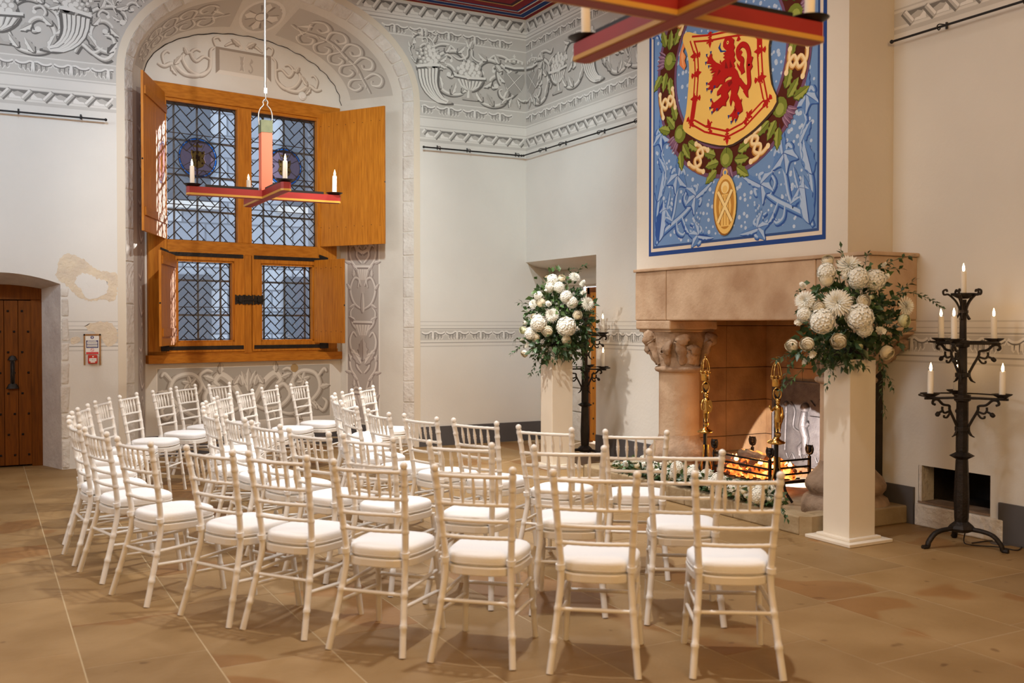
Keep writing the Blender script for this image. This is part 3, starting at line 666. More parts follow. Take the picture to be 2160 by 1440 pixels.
dd = MB(); dd.box((XB+.06, 11.17, 1.02), (.06, .10, 2.04)); dd.box((XB+.06, 10.08, 1.02), (.06, .10, 2.04)); dd.box((XB+.06, 10.62, 2.0), (.06, 1.1, .09))
door2 = struct(dd.build('door_2', M['dark_oak'])); tag(door2, 'golden oak door half hidden in the corner recess')
for k in range(6): MB().box((XB+.045, 11.04-k*.17-.03, 1.0), (.04, .166, 1.95)).build('plank', M['oak'], door2, bevel=.003)
s2 = None
for k in range(6):
    for j in range(10):
        if s2 is None: s2 = MB().ball((0, 0, 0), .014, 6, 4).build('stud', M['iron'], door2); o = s2
        else: o = cp(s2, door2)
        o.location = (XB+.024, 11.01-k*.17, .12+j*.2)
# low vent opening in the fireplace wall
v = MB(); ya, yb, za, zb, XV = 4.72, 5.345, .18, .47, 7.0
v.add([(XF, ya, za), (XF, yb, za), (XV, yb, za), (XV, ya, za)], [(0, 1, 2, 3)]); v.add([(XF, ya, zb), (XF, yb, zb), (XV, yb, zb), (XV, ya, zb)], [(0, 1, 2, 3)])
v.add([(XF, yb, za), (XF, yb, zb), (XV, yb, zb), (XV, yb, za)], [(0, 1, 2, 3)]); v.add([(XF, ya, za), (XF, ya, zb), (XV, ya, zb), (XV, ya, za)], [(0, 1, 2, 3)]); v.add([(XV, ya, za), (XV, yb, za), (XV, yb, zb), (XV, ya, zb)], [(0, 1, 2, 3)])
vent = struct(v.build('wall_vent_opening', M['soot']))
MB().box((XF+.07, yb-.012, .325), (.14, .03, .29)).build('vent_jamb', M['white_stone'], vent)
MB().box((XF+.09, (ya+yb)/2, .183), (.20, yb-ya, .016)).build('vent_sill', M['sill_stone'], vent)
MB().box((XF-.012, (ya+yb)/2-.05, .085), (.03, yb-ya+.14, .17)).build('vent_plinth', M['white_stone'], vent, bevel=.012)

# ------------------------------------------------------------------ chimney breast, mantel, firebox
cb = MB(); CY0, CY1, CX = 5.615, 8.44, 5.955
cb.box(((CX+XF)/2, (CY0+CY1)/2, (2.10+ZC)/2), (XF-CX, CY1-CY0, ZC-2.10))
breast = struct(cb.build('wall_chimney_breast', M['breast']))
MB().box(((5.90+XF)/2, 6.89, 2.105), (XF-5.90, 3.08, .03)).build('mantel_cap', M['mantel'], breast, bevel=.008)
for ya, yb in ((7.90, 8.42), (5.92, 7.896), (5.37, 5.916)):
    MB().box(((5.92+XF)/2, (ya+yb)/2, 1.845), (XF-5.92, yb-ya-.003, .49)).build('lintel_stone', M['mantel'], breast, bevel=.012)
def jamb(yc, ylo, yhi):
    ab = MB(); ab.box((6.22, (ylo+yhi)/2, 1.555), (.60, yhi-ylo, .09)); ab.box((6.225, (ylo+yhi)/2, 1.498), (.56, yhi-ylo-.04, .03))
    ab.build('abacus', M['mantel'], breast, bevel=.02)
    cx, r0 = 6.14, .205; N_ = 28; rows = []
    for q in range(9):
        f = q/8; z = 1.12+.365*f; g = f**1.6; L = []
        for k in range(N_):
            a = 2*pi*k/N_; c_, s_ = math.cos(a), math.sin(a)
            bx = 6.22+.265*max(-1, min(1, 1.35*c_)); by = (ylo+yhi)/2+(yhi-ylo-.06)/2*max(-1, min(1, 1.35*s_))
            wob = 1+.05*math.sin(a*9)*math.sin(pi*f)+.03*math.sin(a*5+f*9)
            L.append(Vector(((cx+r0*c_*wob)*(1-g)+bx*g, (yc+r0*s_*wob)*(1-g)+by*g, z)))
        rows.append(L)
    c = MB(); c.add([p for L in rows for p in L], [(i*N_+k, i*N_+(k+1) % N_, (i+1)*N_+(k+1) % N_, (i+1)*N_+k) for i in range(8) for k in range(N_)], None, True)
    c.lathe([(.2, 1.085), (.235, 1.10), (.245, 1.12), (.235, 1.14), (.2, 1.15)], 24, (cx, yc, 0))
    c.build('capital', M['carved'], breast)
    for k in range(11):          # curled leaves of the capital
        a = pi*.45+2*pi*k/11; f = .52+.26*(k % 2); q = rows[int(f*8)]; p = q[int(a/(2*pi)*N_) % N_]; low = rows[1][int(a/(2*pi)*N_) % N_]
        out = Vector((math.cos(a), math.sin(a), 0)); lf = MB()
        path = cr([low-out*.01, low.lerp(p, .5)+out*.005, p+out*.012, p+out*.04+Vector((0, 0, .03)), p+out*.055+Vector((0, 0, .0)), p+out*.04+Vector((0, 0, -.03))], 4)
        lf.tube(path, [.075*(.55+.6*math.sin(pi*min(1, i/len(path)*1.05)))*(1+.12*math.sin(i*1.9+k)) for i in range(len(path))], 9, flat=.42)
        lf.build('carved_leaf', M['carved'], breast)
    sh = MB(); sh.lathe([(.2, .40), (.2, 1.10)], 28, (cx, yc, 0)); sh.build('column_shaft', M['mantel'], breast)
    bs = MB(); bs.lathe([(.33, .035), (.345, .06), (.345, .13), (.325, .18), (.28, .205), (.285, .22), (.31, .25), (.315, .29), (.29, .34), (.25, .38), (.215, .42), (.2, .47)], 28, (cx, yc, 0)); bs.build('column_base', M['carved'], breast)
jamb(7.97, 7.84, 8.41); jamb(5.80, 5.38, 5.94)
fb = MB(); FX = 7.25
fb.add([(6.2, 5.70, 0), (FX+.12, 5.70, 0), (FX+.12, 5.70, 2.4), (6.2, 5.70, 2.4)], [(0, 1, 2, 3)])
fb.add([(6.2, 8.06, 0), (FX+.12, 8.06, 0), (FX+.12, 8.06, 2.4), (6.2, 8.06, 2.4)], [(0, 1, 2, 3)])
fb.add([(FX+.12, 5.70, 0), (FX+.12, 8.06, 0), (FX+.12, 8.06, 2.4), (FX+.12, 5.70, 2.4)], [(0, 1, 2, 3)])
fb.add([(6.40, 5.70, 2.4), (FX+.12, 5.70, 2.4), (FX+.12, 8.06, 2.4), (6.40, 8.06, 2.4)], [(0, 1, 2, 3)])
fb.add([(XF, 5.70, 1.60), (XF, 8.06, 1.60), (6.40, 8.06, 2.4), (6.40, 5.70, 2.4)], [(0, 1, 2, 3)])
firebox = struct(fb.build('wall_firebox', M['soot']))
zr = [0, .42, .78, 1.12, 1.55, 2.0, 2.38]
for a, b_ in zip(zr, zr[1:]):
    for (xa, xb) in ((6.14, 6.72), (6.72, 7.30)):
        for yy in (7.99, 5.76): MB().box(((xa+xb)/2, yy, (a+b_)/2), (xb-xa-.005, .10, b_-a-.005)).build('firebox_stone', M['firebox'], firebox, bevel=.004)
    for (ya, yb) in ((5.81, 6.36), (6.36, 6.86), (6.86, 7.42), (7.42, 7.94)):
        MB().box((FX+.05, (ya+yb)/2, (a+b_)/2), (.10, yb-ya-.005, b_-a-.005)).build('firebox_stone', M['firebox'], firebox, bevel=.004)
# hearth: inner slab and raised kerb of separate stones
hs = MB(); hs.box(((5.5+7.3)/2, 7.0, .016), (1.8, 3.0, .036))
hearth = struct(hs.build('floor_hearth', M['hearth']))
KX, KA, KB, KH, KW = 5.35, 5.44, 8.56, .14, .17
y = KA+.06
while y < KB-.06:
    y1 = min(y+RN.uniform(.62, .8), KB-.06)
    if KB-.06-y1 < .3: y1 = KB-.06
    MB().box((KX+KW/2, (y+y1)/2, KH/2), (KW, y1-y-.004, KH)).build('kerb_stone', M['hearth'], hearth, bevel=.012); y = y1
for yy in (KA, KB-KW):
    x = KX+(.0 if yy == KA else 0)
    for xa, xb in ((KX+.0, KX+.32), (KX+.32, KX+.72), (KX+.72, XF-.0)):
        y_lo, y_hi = (yy, yy+KW)
        if xa == KX:
            P = [(xa+.07, y_lo), (xb-.002, y_lo), (xb-.002, y_hi), (xa+KW+.002, y_hi), (xa+KW+.002, y_lo+.058), (xa, y_lo+.058)] if yy == KA else [(xa+.07, y_hi), (xa, y_hi-.058), (xa+KW+.002, y_hi-.058), (xa+KW+.002, y_lo), (xb-.002, y_lo), (xb-.002, y_hi)]
            MB().prism([(p[0], p[1], 0) for p in P], [(p[0], p[1], KH) for p in P]).build('kerb_stone', M['hearth'], hearth)
        else: MB().box(((xa+xb)/2, (y_lo+y_hi)/2, KH/2), (xb-xa-.004, KW, KH)).build('kerb_stone', M['hearth'], hearth, bevel=.012)
# ------------------------------------------------------------------ wall paintings: flat painted shapes on the plaster
class Paint:
    """flat painted shapes in the plane of a wall: f(u, z, off) gives the point"""
    def __init__(s, f, keep=None): s.f = f; s.mb = MB(); s.keep = keep; s.T = lambda x, y: (x, y); s.k = 0; s.lo = 0
    def at(s, cx, cz, sc=1, flip=1, rot=0):
        c, n_ = math.cos(rot), math.sin(rot)
        s.T = lambda x, y: (cx+flip*sc*(x*c-y*n_), cz+sc*(x*n_+y*c)); s.sc = sc; return s
    def poly(s, pts, col, lay=1):
        P = [s.T(*p[:2]) for p in pts]
        if s.keep and not all(s.keep(*p) for p in P): return s
        s.k += 1; s.mb.add([s.f(p[0], p[1], .0012+.0006*(lay+s.lo)+(s.k % 45)*1.2e-5) for p in P], [tuple(range(len(P)))], col); return s
    def stroke(s, pts, w, col, lay=1, off=(0, 0)):
        n_ = len(pts); ws = w if isinstance(w, (list, tuple)) else [w]*n_
        P = [Vector((p[0]+off[0], p[1]+off[1], 0)) for p in pts]
        for i in range(n_-1):
            d0 = (P[min(i+1, n_-1)]-P[max(i-1, 0)]); d1 = (P[min(i+2, n_-1)]-P[i])
            a = Vector((-d0.y, d0.x, 0)).normalized()*ws[i]/2; b_ = Vector((-d1.y, d1.x, 0)).normalized()*ws[i+1]/2
            s.poly([P[i]-a, P[i+1]-b_, P[i+1]+b_, P[i]+a], col, lay)
        return s
    def disc(s, x, y, r, col, lay=1, n=14, ry=None):
        return s.poly([(x+r*math.cos(2*pi*k/n), y+(ry or r)*math.sin(2*pi*k/n)) for k in range(n)], col, lay)
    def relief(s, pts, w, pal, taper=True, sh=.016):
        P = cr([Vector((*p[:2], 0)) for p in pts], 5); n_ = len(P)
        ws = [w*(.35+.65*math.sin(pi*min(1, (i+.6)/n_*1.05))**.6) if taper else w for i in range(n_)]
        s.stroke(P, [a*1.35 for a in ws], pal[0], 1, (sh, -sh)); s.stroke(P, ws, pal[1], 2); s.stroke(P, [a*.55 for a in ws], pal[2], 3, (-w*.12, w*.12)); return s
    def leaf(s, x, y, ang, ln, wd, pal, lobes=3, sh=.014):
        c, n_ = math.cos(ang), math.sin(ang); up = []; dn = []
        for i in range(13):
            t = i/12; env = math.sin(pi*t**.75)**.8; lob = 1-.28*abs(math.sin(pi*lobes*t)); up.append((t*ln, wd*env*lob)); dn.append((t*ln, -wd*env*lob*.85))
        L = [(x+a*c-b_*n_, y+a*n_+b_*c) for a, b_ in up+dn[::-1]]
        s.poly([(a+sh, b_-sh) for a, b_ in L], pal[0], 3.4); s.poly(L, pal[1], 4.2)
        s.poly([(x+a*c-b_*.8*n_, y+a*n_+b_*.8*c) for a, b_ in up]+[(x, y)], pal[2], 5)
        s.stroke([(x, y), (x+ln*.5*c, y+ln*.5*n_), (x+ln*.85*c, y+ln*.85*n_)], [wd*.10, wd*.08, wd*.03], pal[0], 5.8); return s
    def build(s, name, parent, m='paint'): return s.mb.build(name, M[m], parent)
def spiral(cx, cy, r0, r1, a0, turns, n=18): return [(cx+(r0+(r1-r0)*k/n)*math.cos(a0+2*pi*turns*k/n), cy+(r0+(r1-r0)*k/n)*math.sin(a0+2*pi*turns*k/n)) for k in range(n+1)]
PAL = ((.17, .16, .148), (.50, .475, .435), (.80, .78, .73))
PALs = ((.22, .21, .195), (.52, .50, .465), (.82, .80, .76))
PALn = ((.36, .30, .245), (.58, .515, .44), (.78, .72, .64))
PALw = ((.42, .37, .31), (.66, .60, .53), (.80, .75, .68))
def rope(P, u0, u1, z0, z1, step, pal):
    P.at(0, 0); h = z1-z0; u = u0
    while u+step*1.1 < u1:
        P.poly([(u+.02*step, z0+h*.95), (u+.95*step, z0+h*.95), (u+.62*step, z0+h*.3), (u+.3*step, z0+h*.55)], pal[0], 1)
        P.poly([(u, z0+h*.05), (u+.62*step, z0+h*.05), (u+.4*step, z0+h*.45), (u+.18*step, z0+h*.62), (u+.05*step, z0+h*.75)], pal[2], 2)
        P.poly([(u+.12*step, z0+h*.62), (u+.3*step, z0+h*.3), (u+.6*step, z0+h*.25), (u+.72*step, z0+h*.55), (u+.4*step, z0+h*.8)], pal[1], 2)
        a, b_ = (u+.60*step, z0), (u+1.02*step, z0+h*.98)
        P.stroke([(a[0]+(b_[0]-a[0])*t, a[1]+(b_[1]-a[1])*t) for t in (0, .5, 1)], h*.50, pal[0], 3, (.012, -.006))
        P.stroke([(a[0]+(b_[0]-a[0])*t, a[1]+(b_[1]-a[1])*t) for t in (.02, .5, .98)], h*.40, pal[1], 4)
        P.stroke([(a[0]+(b_[0]-a[0])*t, a[1]+(b_[1]-a[1])*t) for t in (.06, .5, .94)], h*.20, pal[2], 5, (-.008, .006))
        u += step
def swags(P, u0, u1, zt, h, step, pal):
    h *= 1.15; u = u0+step*.5
    while u+step*.45 < u1:
        for f in (-1, 1):
            P.at(u, zt, 1, f); q = step
            wing = [(.01*q, .0), (.10*q, .10*h), (.22*q, -.12*h), (.36*q, -.14*h), (.47*q, .06*h), (.485*q, -.10*h), (.44*q, -.34*h), (.385*q, -.30*h), (.38*q, -.62*h), (.32*q, -.86*h), (.275*q, -.60*h), (.25*q, -.70*h), (.20*q, -.98*h), (.165*q, -.66*h), (.12*q, -.74*h), (.085*q, -1.0*h), (.05*q, -.6*h)]
            W1 = [tuple(p[:2]) for p in cr([Vector((*p, 0)) for p in wing], 2, True)]
            P.poly([(x+.004, y-.08*h) for x, y in W1], pal[2], 1); P.poly(W1, pal[1], 1.6)
            P.stroke([(x, y) for x, y in cr([Vector((*p, 0)).to_2d() for p in ()], 2)] if 0 else [tuple(p[:2]) for p in cr([Vector((*p, 0)) for p in wing[:5]], 4)], h*.20, pal[2], 3)
            P.stroke([tuple(p[:2]) for p in cr([Vector((p[0], p[1]-.16*h, 0)) for p in wing[:5]], 4)], h*.12, pal[0], 2.4)
            for x, y in ((.085, -.9), (.20, -.88), (.32, -.76)): P.stroke([(x*q, y*h), (x*q-.01*q, -.25*h)], [h*.05, h*.13], pal[0], 2.8)
        P.at(u, zt, 1, 1)
        for k, c in ((-1, 2), (1, 1), (0, 2)): P.poly([(k*.03*step-.02*step, .02*h), (k*.05*step-.028*step, -.6*h), (k*.055*step, -1.12*h), (k*.05*step+.028*step, -.6*h), (k*.03*step+.02*step, .02*h)], pal[c], 3.6+.4*(k == 0))
        P.stroke([(.03*step, 0), (.05*step, -.9*h)], h*.09, pal[0], 3.9)
        u += step
def urn(P, cx, cz, s_, pal, flip=1):
    P.lo = 7; _urn(P, cx, cz, s_, pal, flip); P.lo = 0
def _urn(P, cx, cz, s_, pal, flip=1):
    P.at(cx, cz, s_, flip)
    P.poly([(-.20, -.52), (.24, -.52), (.24, -.47), (-.20, -.47)], pal[0], 2); P.poly([(-.22, -.50), (.20, -.50), (.20, -.45), (-.22, -.45)], pal[1], 3)
    P.poly([(-.13, -.45), (.11, -.45), (.04, -.36), (.05, -.27), (-.07, -.27), (-.06, -.36)], pal[1], 3); P.poly([(-.09, -.45), (-.02, -.45), (-.02, -.27), (-.06, -.27)], pal[2], 4)
    bowl = [(-.36+.72*k/12, -.02-.27*math.sin(pi*k/12)**.7) for k in range(13)]
    P.poly([(x+.04, y-.03) for x, y in bowl]+[(.40, .0), (-.30, .0)], pal[0], 1); P.poly(bowl+[(.36, .02), (-.36, .02)], pal[1], 2)
    for k in range(7):
        x = -.30+.10*k; P.stroke([(x, -.02), (x*.72, -.17), (x*.28, -.26)], [.055, .045, .015], pal[2], 3, (-.012, 0)); P.stroke([(x+.045, -.02), ((x+.045)*.72, -.17), ((x+.045)*.28, -.26)], [.014, .014, .008], pal[0], 3)
    P.stroke([(-.42, .05), (0, .02), (.42, .05)], .07, pal[0], 3, (.02, -.02)); P.stroke([(-.42, .06), (0, .03), (.42, .06)], .055, pal[2], 4)
    P.poly([(-.35, .08), (-.30, .28), (-.12, .42), (.1, .44), (.3, .30), (.37, .08)], pal[0], 2)
    for k in range(20):
        a = k*2.4; r = .33*math.sqrt((k+.5)/20); x, y = r*math.cos(a)*.95, .20+r*math.sin(a)*.6; q = .075 if k % 3 else .095
        P.disc(x, y, q, pal[1], 3); P.disc(x-.018, y+.02, q*.6, pal[2], 4)
def cornucopia(P, cx, cz, s_, pal, flip=1):
    P.lo = 7; _cornucopia(P, cx, cz, s_, pal, flip); P.lo = 0
def _cornucopia(P, cx, cz, s_, pal, flip=1):
    P.at(cx, cz, s_, flip)
    L = [(.08, .20), (.10, .02), (.10, -.14), (.04, -.30), (-.08, -.42), (-.22, -.46)]; R_ = [(.54, .12), (.50, -.12), (.40, -.30), (.24, -.44), (.04, -.52), (-.22, -.50)]
    L = cr([Vector((*p, 0)) for p in L], 4); R_ = cr([Vector((*p, 0)) for p in R_], 4)
    P.poly([(p.x-.05, p.y-.03) for p in L]+[(p.x-.05, p.y-.03) for p in R_[::-1]], pal[0], 1); P.poly(list(L)+list(R_[::-1]), pal[1], 2)
    n_ = len(L)
    for k in range(6):
        f = (k+.5)/6; pts = [L[i].lerp(R_[i], f) for i in range(0, n_, 3)]; P.stroke(pts, [.055*(1-.7*i/len(pts)) for i in range(len(pts))], pal[2], 3); P.stroke(pts, [.016*(1-.5*i/len(pts)) for i in range(len(pts))], pal[0], 3, (.035, -.01))
    P.stroke([(.04, .24), (.28, .22), (.56, .16)], .085, pal[0], 3, (.01, -.03)); P.stroke([(.04, .26), (.28, .24), (.56, .18)], .06, pal[2], 4)
    P.poly([(.06, .28), (.10, .48), (.3, .60), (.5, .50), (.58, .24)], pal[0], 2)
    for k in range(22):
        a = k*2.4; r = .25*math.sqrt((k+.5)/22); x, y = .31+r*math.cos(a), .40+r*math.sin(a)*.8; q = .045 if x > .33 else .075
        P.disc(x, y, q, pal[1], 3); P.disc(x-.013, y+.015, q*.6, pal[2], 4)
    P.leaf(.05, .34, 2.5, .22, .08, pal); P.leaf(.05, .30, 3.6, .2, .07, pal)
def scroll(P, cx, cz, s_, pal, flip=1, v=0, rot=0):
    """an acanthus scroll about .8 wide and 1.0 tall"""
    P.at(cx, cz, s_, flip, rot)
    P.relief([(-.42, -.32), (-.30, -.46), (-.06, -.50), (.16, -.42), (.27, -.20), (.20, .02), (.02, .10), (-.12, 0), (-.08, -.14), (.02, -.12)], .085, pal)
    P.relief([(.20, -.34), (.33, -.10), (.30, .18), (.10, .34), (-.16, .40), (-.34, .30), (-.38, .16), (-.30, .08)], .075, pal)
    P.relief([(-.16, .40), (-.02, .50), (.18, .50), (.38, .42), (.46, .50)], .06, pal)
    P.relief([(.05, .08), (.12, .20), (.05, .30), (-.06, .26), (-.05, .18)], .05, pal)
    for x, y, a, l in ((-.30, -.44, 2.5, .20), (-.06, -.50, 1.9, .22), (.16, -.42, 1.1, .24), (.27, -.15, .5, .20), (.30, .18, .9, .20), (.08, .35, 1.9, .16), (-.20, .38, 2.7, .18), (-.10, -.02, 3.6, .18), (.22, 0, 2.5, .17), (-.34, .25, 4.2, .17)):
        P.leaf(x, y, a+.3*math.sin(7*v+x*9), l*1.3, .082, pal, 3, .022)
    P.disc(0, -.1, .05, pal[2], 7); P.disc(-.32, .12, .055, pal[2], 7); P.disc(-.055, .19, .035, pal[2], 7); P.relief([(-.40, -.28), (-.48, -.12), (-.44, .02), (-.36, 0), (-.36, -.08)], .055, pal); P.relief([(.34, -.3), (.44, -.18), (.42, -.02), (.36, -.04)], .05, pal); P.leaf(.40, -.24, 1.2, .2, .07, pal, 3, .02); P.leaf(-.44, -.05, 1.9, .2, .07, pal, 3, .02)
def shieldm(P, cx, cz, s_, pal):
    P.lo = 7; _shieldm(P, cx, cz, s_, pal); P.lo = 0
def _shieldm(P, cx, cz, s_, pal):
    P.at(cx, cz, s_)
    sh = [(-.32, .28), (-.22, .22), (0, .27), (.22, .22), (.32, .28), (.33, .05), (.26, -.15), (.12, -.30), (0, -.38), (-.12, -.30), (-.26, -.15), (-.33, .05)]
    P.poly([(x+.03, y-.03) for x, y in sh], pal[0], 1); P.poly(sh, pal[1], 2); P.poly([(x*.84, y*.84) for x, y in sh], (.42, .40, .37), 3)
    for f in (-1, 1): P.stroke([(-.2*f, -.20), (.2*f, .20)], .035, pal[0], 4); P.stroke([(-.2*f, -.20), (.2*f, .20)], .02, pal[2], 5)
    P.stroke([(-.26, .36), (0, .33), (.26, .36)], .07, pal[0], 2, (.01, -.03)); P.stroke([(-.26, .37), (0, .34), (.26, .37)], .05, pal[2], 4)
    for k in range(5): P.disc(-.22+.11*k, .46+.03*math.sin(pi*k/4), .05, pal[1], 3); P.disc(-.23+.11*k, .47+.03*math.sin(pi*k/4), .028, pal[2], 4)
    P.stroke([(-.24, .50), (0, .56), (.24, .50)], .03, pal[2], 4); P.stroke([(0, .55), (0, .66)], .03, pal[2], 4); P.stroke([(-.04, .61), (.04, .61)], .025, pal[2], 4)
    for f in (-1, 1):
        P.at(cx, cz, s_, f); P.relief([(.30, .26), (.44, .20), (.42, .02), (.36, -.10)], .06, pal); P.relief([(.10, -.36), (.22, -.42), (.36, -.36), (.40, -.24), (.32, -.20)], .06, pal); P.leaf(.06, -.40, -1.2, .22, .07, pal); P.leaf(.2, -.42, -.7, .2, .06, pal); P.leaf(.38, .2, .9, .2, .06, pal)
def in_arch(x, z):
    if z < AZ: return abs(x-AX) < AA+.10
    return ((x-AX)/(AA+.10))**2+((z-AZ)/(AB+.10))**2 < 1
# ---- window wall
P = Paint(lambda u, z, o: Vector((u, YW-o, z)), lambda u, z: not in_arch(u, z) and z < ZC and u < XF-.004)
rope(P, -3.0, 6.6, 3.926, 4.03, .205, PALs); rope(P, -3.0, 6.6, 5.45, 5.575, .205, PAL)
swags(P, -3.0, 6.6, 4.325, .085, .37, PALs); swags(P, -3.0, 6.6, 5.285, .085, .37, PAL)
swags(P, -3.0, -.5, 1.455, .085, .37, PALs); swags(P, 4.93, 6.5, 1.455, .085, .34, PALs)
cz = 4.76
for k, u in enumerate((-2.3, -.9)): scroll(P, u, cz, .68, PAL, 1 if k else -1, k)
urn(P, .17, cz+.02, .60, PAL); scroll(P, -.35, cz, .66, PAL, -1, 1); scroll(P, .56, cz-.02, .62, PAL, 1, 2)
cornucopia(P, .74, cz+.02, .62, PAL); scroll(P, 1.22, cz+.04, .56, PAL, -1, 3); scroll(P, 1.50, cz+.30, .40, PAL, 1, 5)
P.at(1.20, 4.60, 1); P.relief([(-.12, -.10), (.02, -.16), (.12, -.06), (.10, .08), (.02, .10)], .05, PAL); P.relief([(-.28, -.12), (-.22, -.02), (-.10, -.10), (0, -.04)], .045, PAL)
cornucopia(P, 5.22, cz-.06, .62, PAL, -1); scroll(P, 5.32, cz+.06, .62, PAL, -1, 1); urn(P, 5.62, cz-.03, .54, PAL); scroll(P, 6.00, cz-.01, .66, PAL, 1, 2); shieldm(P, 6.27, cz, .56, PAL)
P.at(5.62, cz+.26, .5); P.relief([(-.5, -.02), (-.3, -.1), (-.08, 0), (-.06, .16), (0, .22)], .06, PAL); P.relief([(.5, -.02), (.3, -.1), (.08, 0), (.06, .16), (0, .22)], .06, PAL); P.leaf(0, .2, 1.2, .25, .09, PAL); P.leaf(0, .2, 1.95, .25, .09, PAL)
scroll(P, 4.98, cz+.30, .42, PAL, 1, 6)
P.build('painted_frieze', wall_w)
# ---- fireplace wall
P = Paint(lambda u, z, o: Vector((XF-o, u, z)), lambda u, z: z < ZC and u < YW-.004 and not (CY0-.02 < u < CY1 and z > 2))
rope(P, 1.0, YW+.2, 3.926, 4.03, .205, PALs); rope(P, 1.0, YW+.2, 5.45, 5.575, .205, PAL)
swags(P, 1.0, YW+.2, 4.325, .085, .37, PALs); swags(P, 1.0, YW+.2, 5.285, .085, .37, PAL)
swags(P, -2.0, 5.6, 1.455, .085, .33, PALs); swags(P, 8.45, 9.98, 1.455, .085, .30, PALs)
shieldm(P, 11.52, cz, .56, PAL); scroll(P, 11.28, cz, .64, PAL, -1, 2); urn(P, 10.86, cz-.02, .54, PAL); scroll(P, 10.45, cz+.04, .64, PAL, -1, 3)
cornucopia(P, 9.95, cz-.02, .62, PAL); scroll(P, 9.55, cz-.02, .6, PAL, 1, 4); scroll(P, 9.05, cz, .66, PAL, -1, 5); scroll(P, 8.72, cz+.05, .5, PAL, 1, 1)
for k in range(5): scroll(P, 5.0-k*.8, cz, .68, PAL, 1 if k % 2 else -1, k)
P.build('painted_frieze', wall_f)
# ---- tympanum of the niche
P = Paint(lambda s, z, o: bp(s, z, o))
gcol = (.60, .535, .455)
P.at(1.20, 4.72)
P.poly([(-.36, -.13), (.36, -.13), (.36, .19), (-.36, .19)], (.62, .555, .475), 1)
P.poly([(-.36, -.13), (-.31, -.08), (-.31, .16), (-.36, .19)], PALn[0], 2); P.poly([(.36, -.13), (.31, -.08), (.31, .16), (.36, .19)], PALn[0], 2); P.poly([(-.36, -.13), (.36, -.13), (.31, -.08), (-.31, -.08)], PALn[2], 2); P.stroke([(-.36, .18), (.36, .18)], .03, PALn[0], 2)
one = [(-.03, .12), (-.01, .10), (.0, .11), (.01, .10), (.03, .12), (.016, .05), (.022, .02), (.014, 0), (.028, -.07), (0, -.06), (-.028, -.07), (-.014, 0), (-.022, .02), (-.016, .05)]
P.at(1.175, 4.735); P.poly([(x+.006, y-.004) for x, y in one], PALn[2], 2); P.poly(one, (.47, .405, .34), 3)
P.at(1.295, 4.735); five = [(.03, .10), (-.012, .11), (.012, .07), (.02, .06), (-.018, .055), (-.012, .005), (.012, -.015), (.022, -.045), (.005, -.075), (-.025, -.065), (-.035, -.045)]
P.poly([(-.014, .03), (.0, .105), (.028, .075), (.02, .05)], (.47, .405, .34), 3); P.stroke(cr([Vector((*p, 0)) for p in ((.004, .07), (-.012, .03), (.010, -.005), (.016, -.04), (-.004, -.072), (-.028, -.058), (-.024, -.04))], 4), .018, (.47, .405, .34), 3)
for f in (-1, 1):
    P.at(1.20, 4.72, 1, f)
    P.relief([(.37, .18), (.42, .13), (.42, 0), (.44, -.10), (.54, -.18), (.68, -.14), (.76, -.02), (.72, .06), (.64, .05), (.63, -.01)], .042, PALn, True, .009)
    P.relief([(.46, -.12), (.58, -.19), (.74, -.19), (.88, -.10), (.98, -.14), (1.06, -.12)], .048, PALn, True, .009)
    P.relief([(.42, .02), (.50, .05), (.60, -.02), (.66, .06), (.60, .12), (.54, .10)], .036, PALn, True, .008)
    P.relief([(.98, -.12), (1.0, -.02), (.95, .04), (.91, .02)], .03, PALn, True, .008)
    P.relief([(.36, .20), (.38, .28), (.32, .31), (.29, .27)], .026, PALn, True, .008)
    P.leaf(.86, -.10, 2.2, .16, .04, PALn); P.leaf(.90, -.12, -2.2, .13, .035, PALn); P.leaf(.70, .04, 1.1, .10, .03, PALn)
    P.relief([(.02, .22), (.06, .27), (.14, .28), (.24, .22)], .035, PALn, True, .008); P.leaf(.04, .25, .6, .14, .04, PALn); P.disc(.04, .23, .022, PALn[2], 4)
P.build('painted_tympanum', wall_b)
# ---- panel below the window
P = Paint(lambda s, z, o: bp(s, z, o))
PALp = ((.30, .26, .215), (.52, .475, .415), (.72, .68, .61))
P.at(0, 0); P.poly([(.10, .35), (2.38, .35), (2.38, 1.05), (.10, 1.05)], PALw[2], 0); P.poly([(.115, .365), (2.365, .365), (2.365, 1.035), (.115, 1.035)], (.43, .395, .345), 1)
for f in (-1, 1):
    P.at(1.24, .70, 1, f)
    P.relief([(.0, -.22), (.10, -.05), (.22, .14), (.36, .24), (.44, .16), (.38, .10)], .10, PALp)
    P.relief([(.04, -.12), (.22, -.20), (.42, -.18), (.56, -.04), (.48, .10), (.38, .04), (.42, -.06)], .06, PALp)
    P.relief([(.40, -.24), (.60, -.28), (.82, -.16), (.98, .02), (.92, .22), (.72, .26), (.60, .14), (.66, .02), (.80, .04)], .06, PALp)
    P.relief([(.52, .02), (.62, .22), (.54, .30), (.46, .28)], .045, PALp); P.relief([(.90, -.14), (1.02, -.26), (1.08, -.16), (1.02, -.10)], .05, PALp); P.relief([(.94, .16), (1.04, .28), (1.08, .24)], .045, PALp)
    for k in range(6): P.leaf(.74, .15, 2*pi*k/6+.3, .10, .04, PALp, 1)
    P.disc(.74, .15, .035, PALp[0], 4); P.disc(.735, .155, .022, PALp[2], 5)
    for x, y, a in ((.36, .26, 1.6), (.44, .18, .4), (.20, .12, 2.2), (.60, -.28, -.6), (.84, -.14, -.8), (.98, .04, .2), (.30, -.20, -1.2), (.08, .10, 1.3)): P.leaf(x, y, a, .15, .045, PALp)
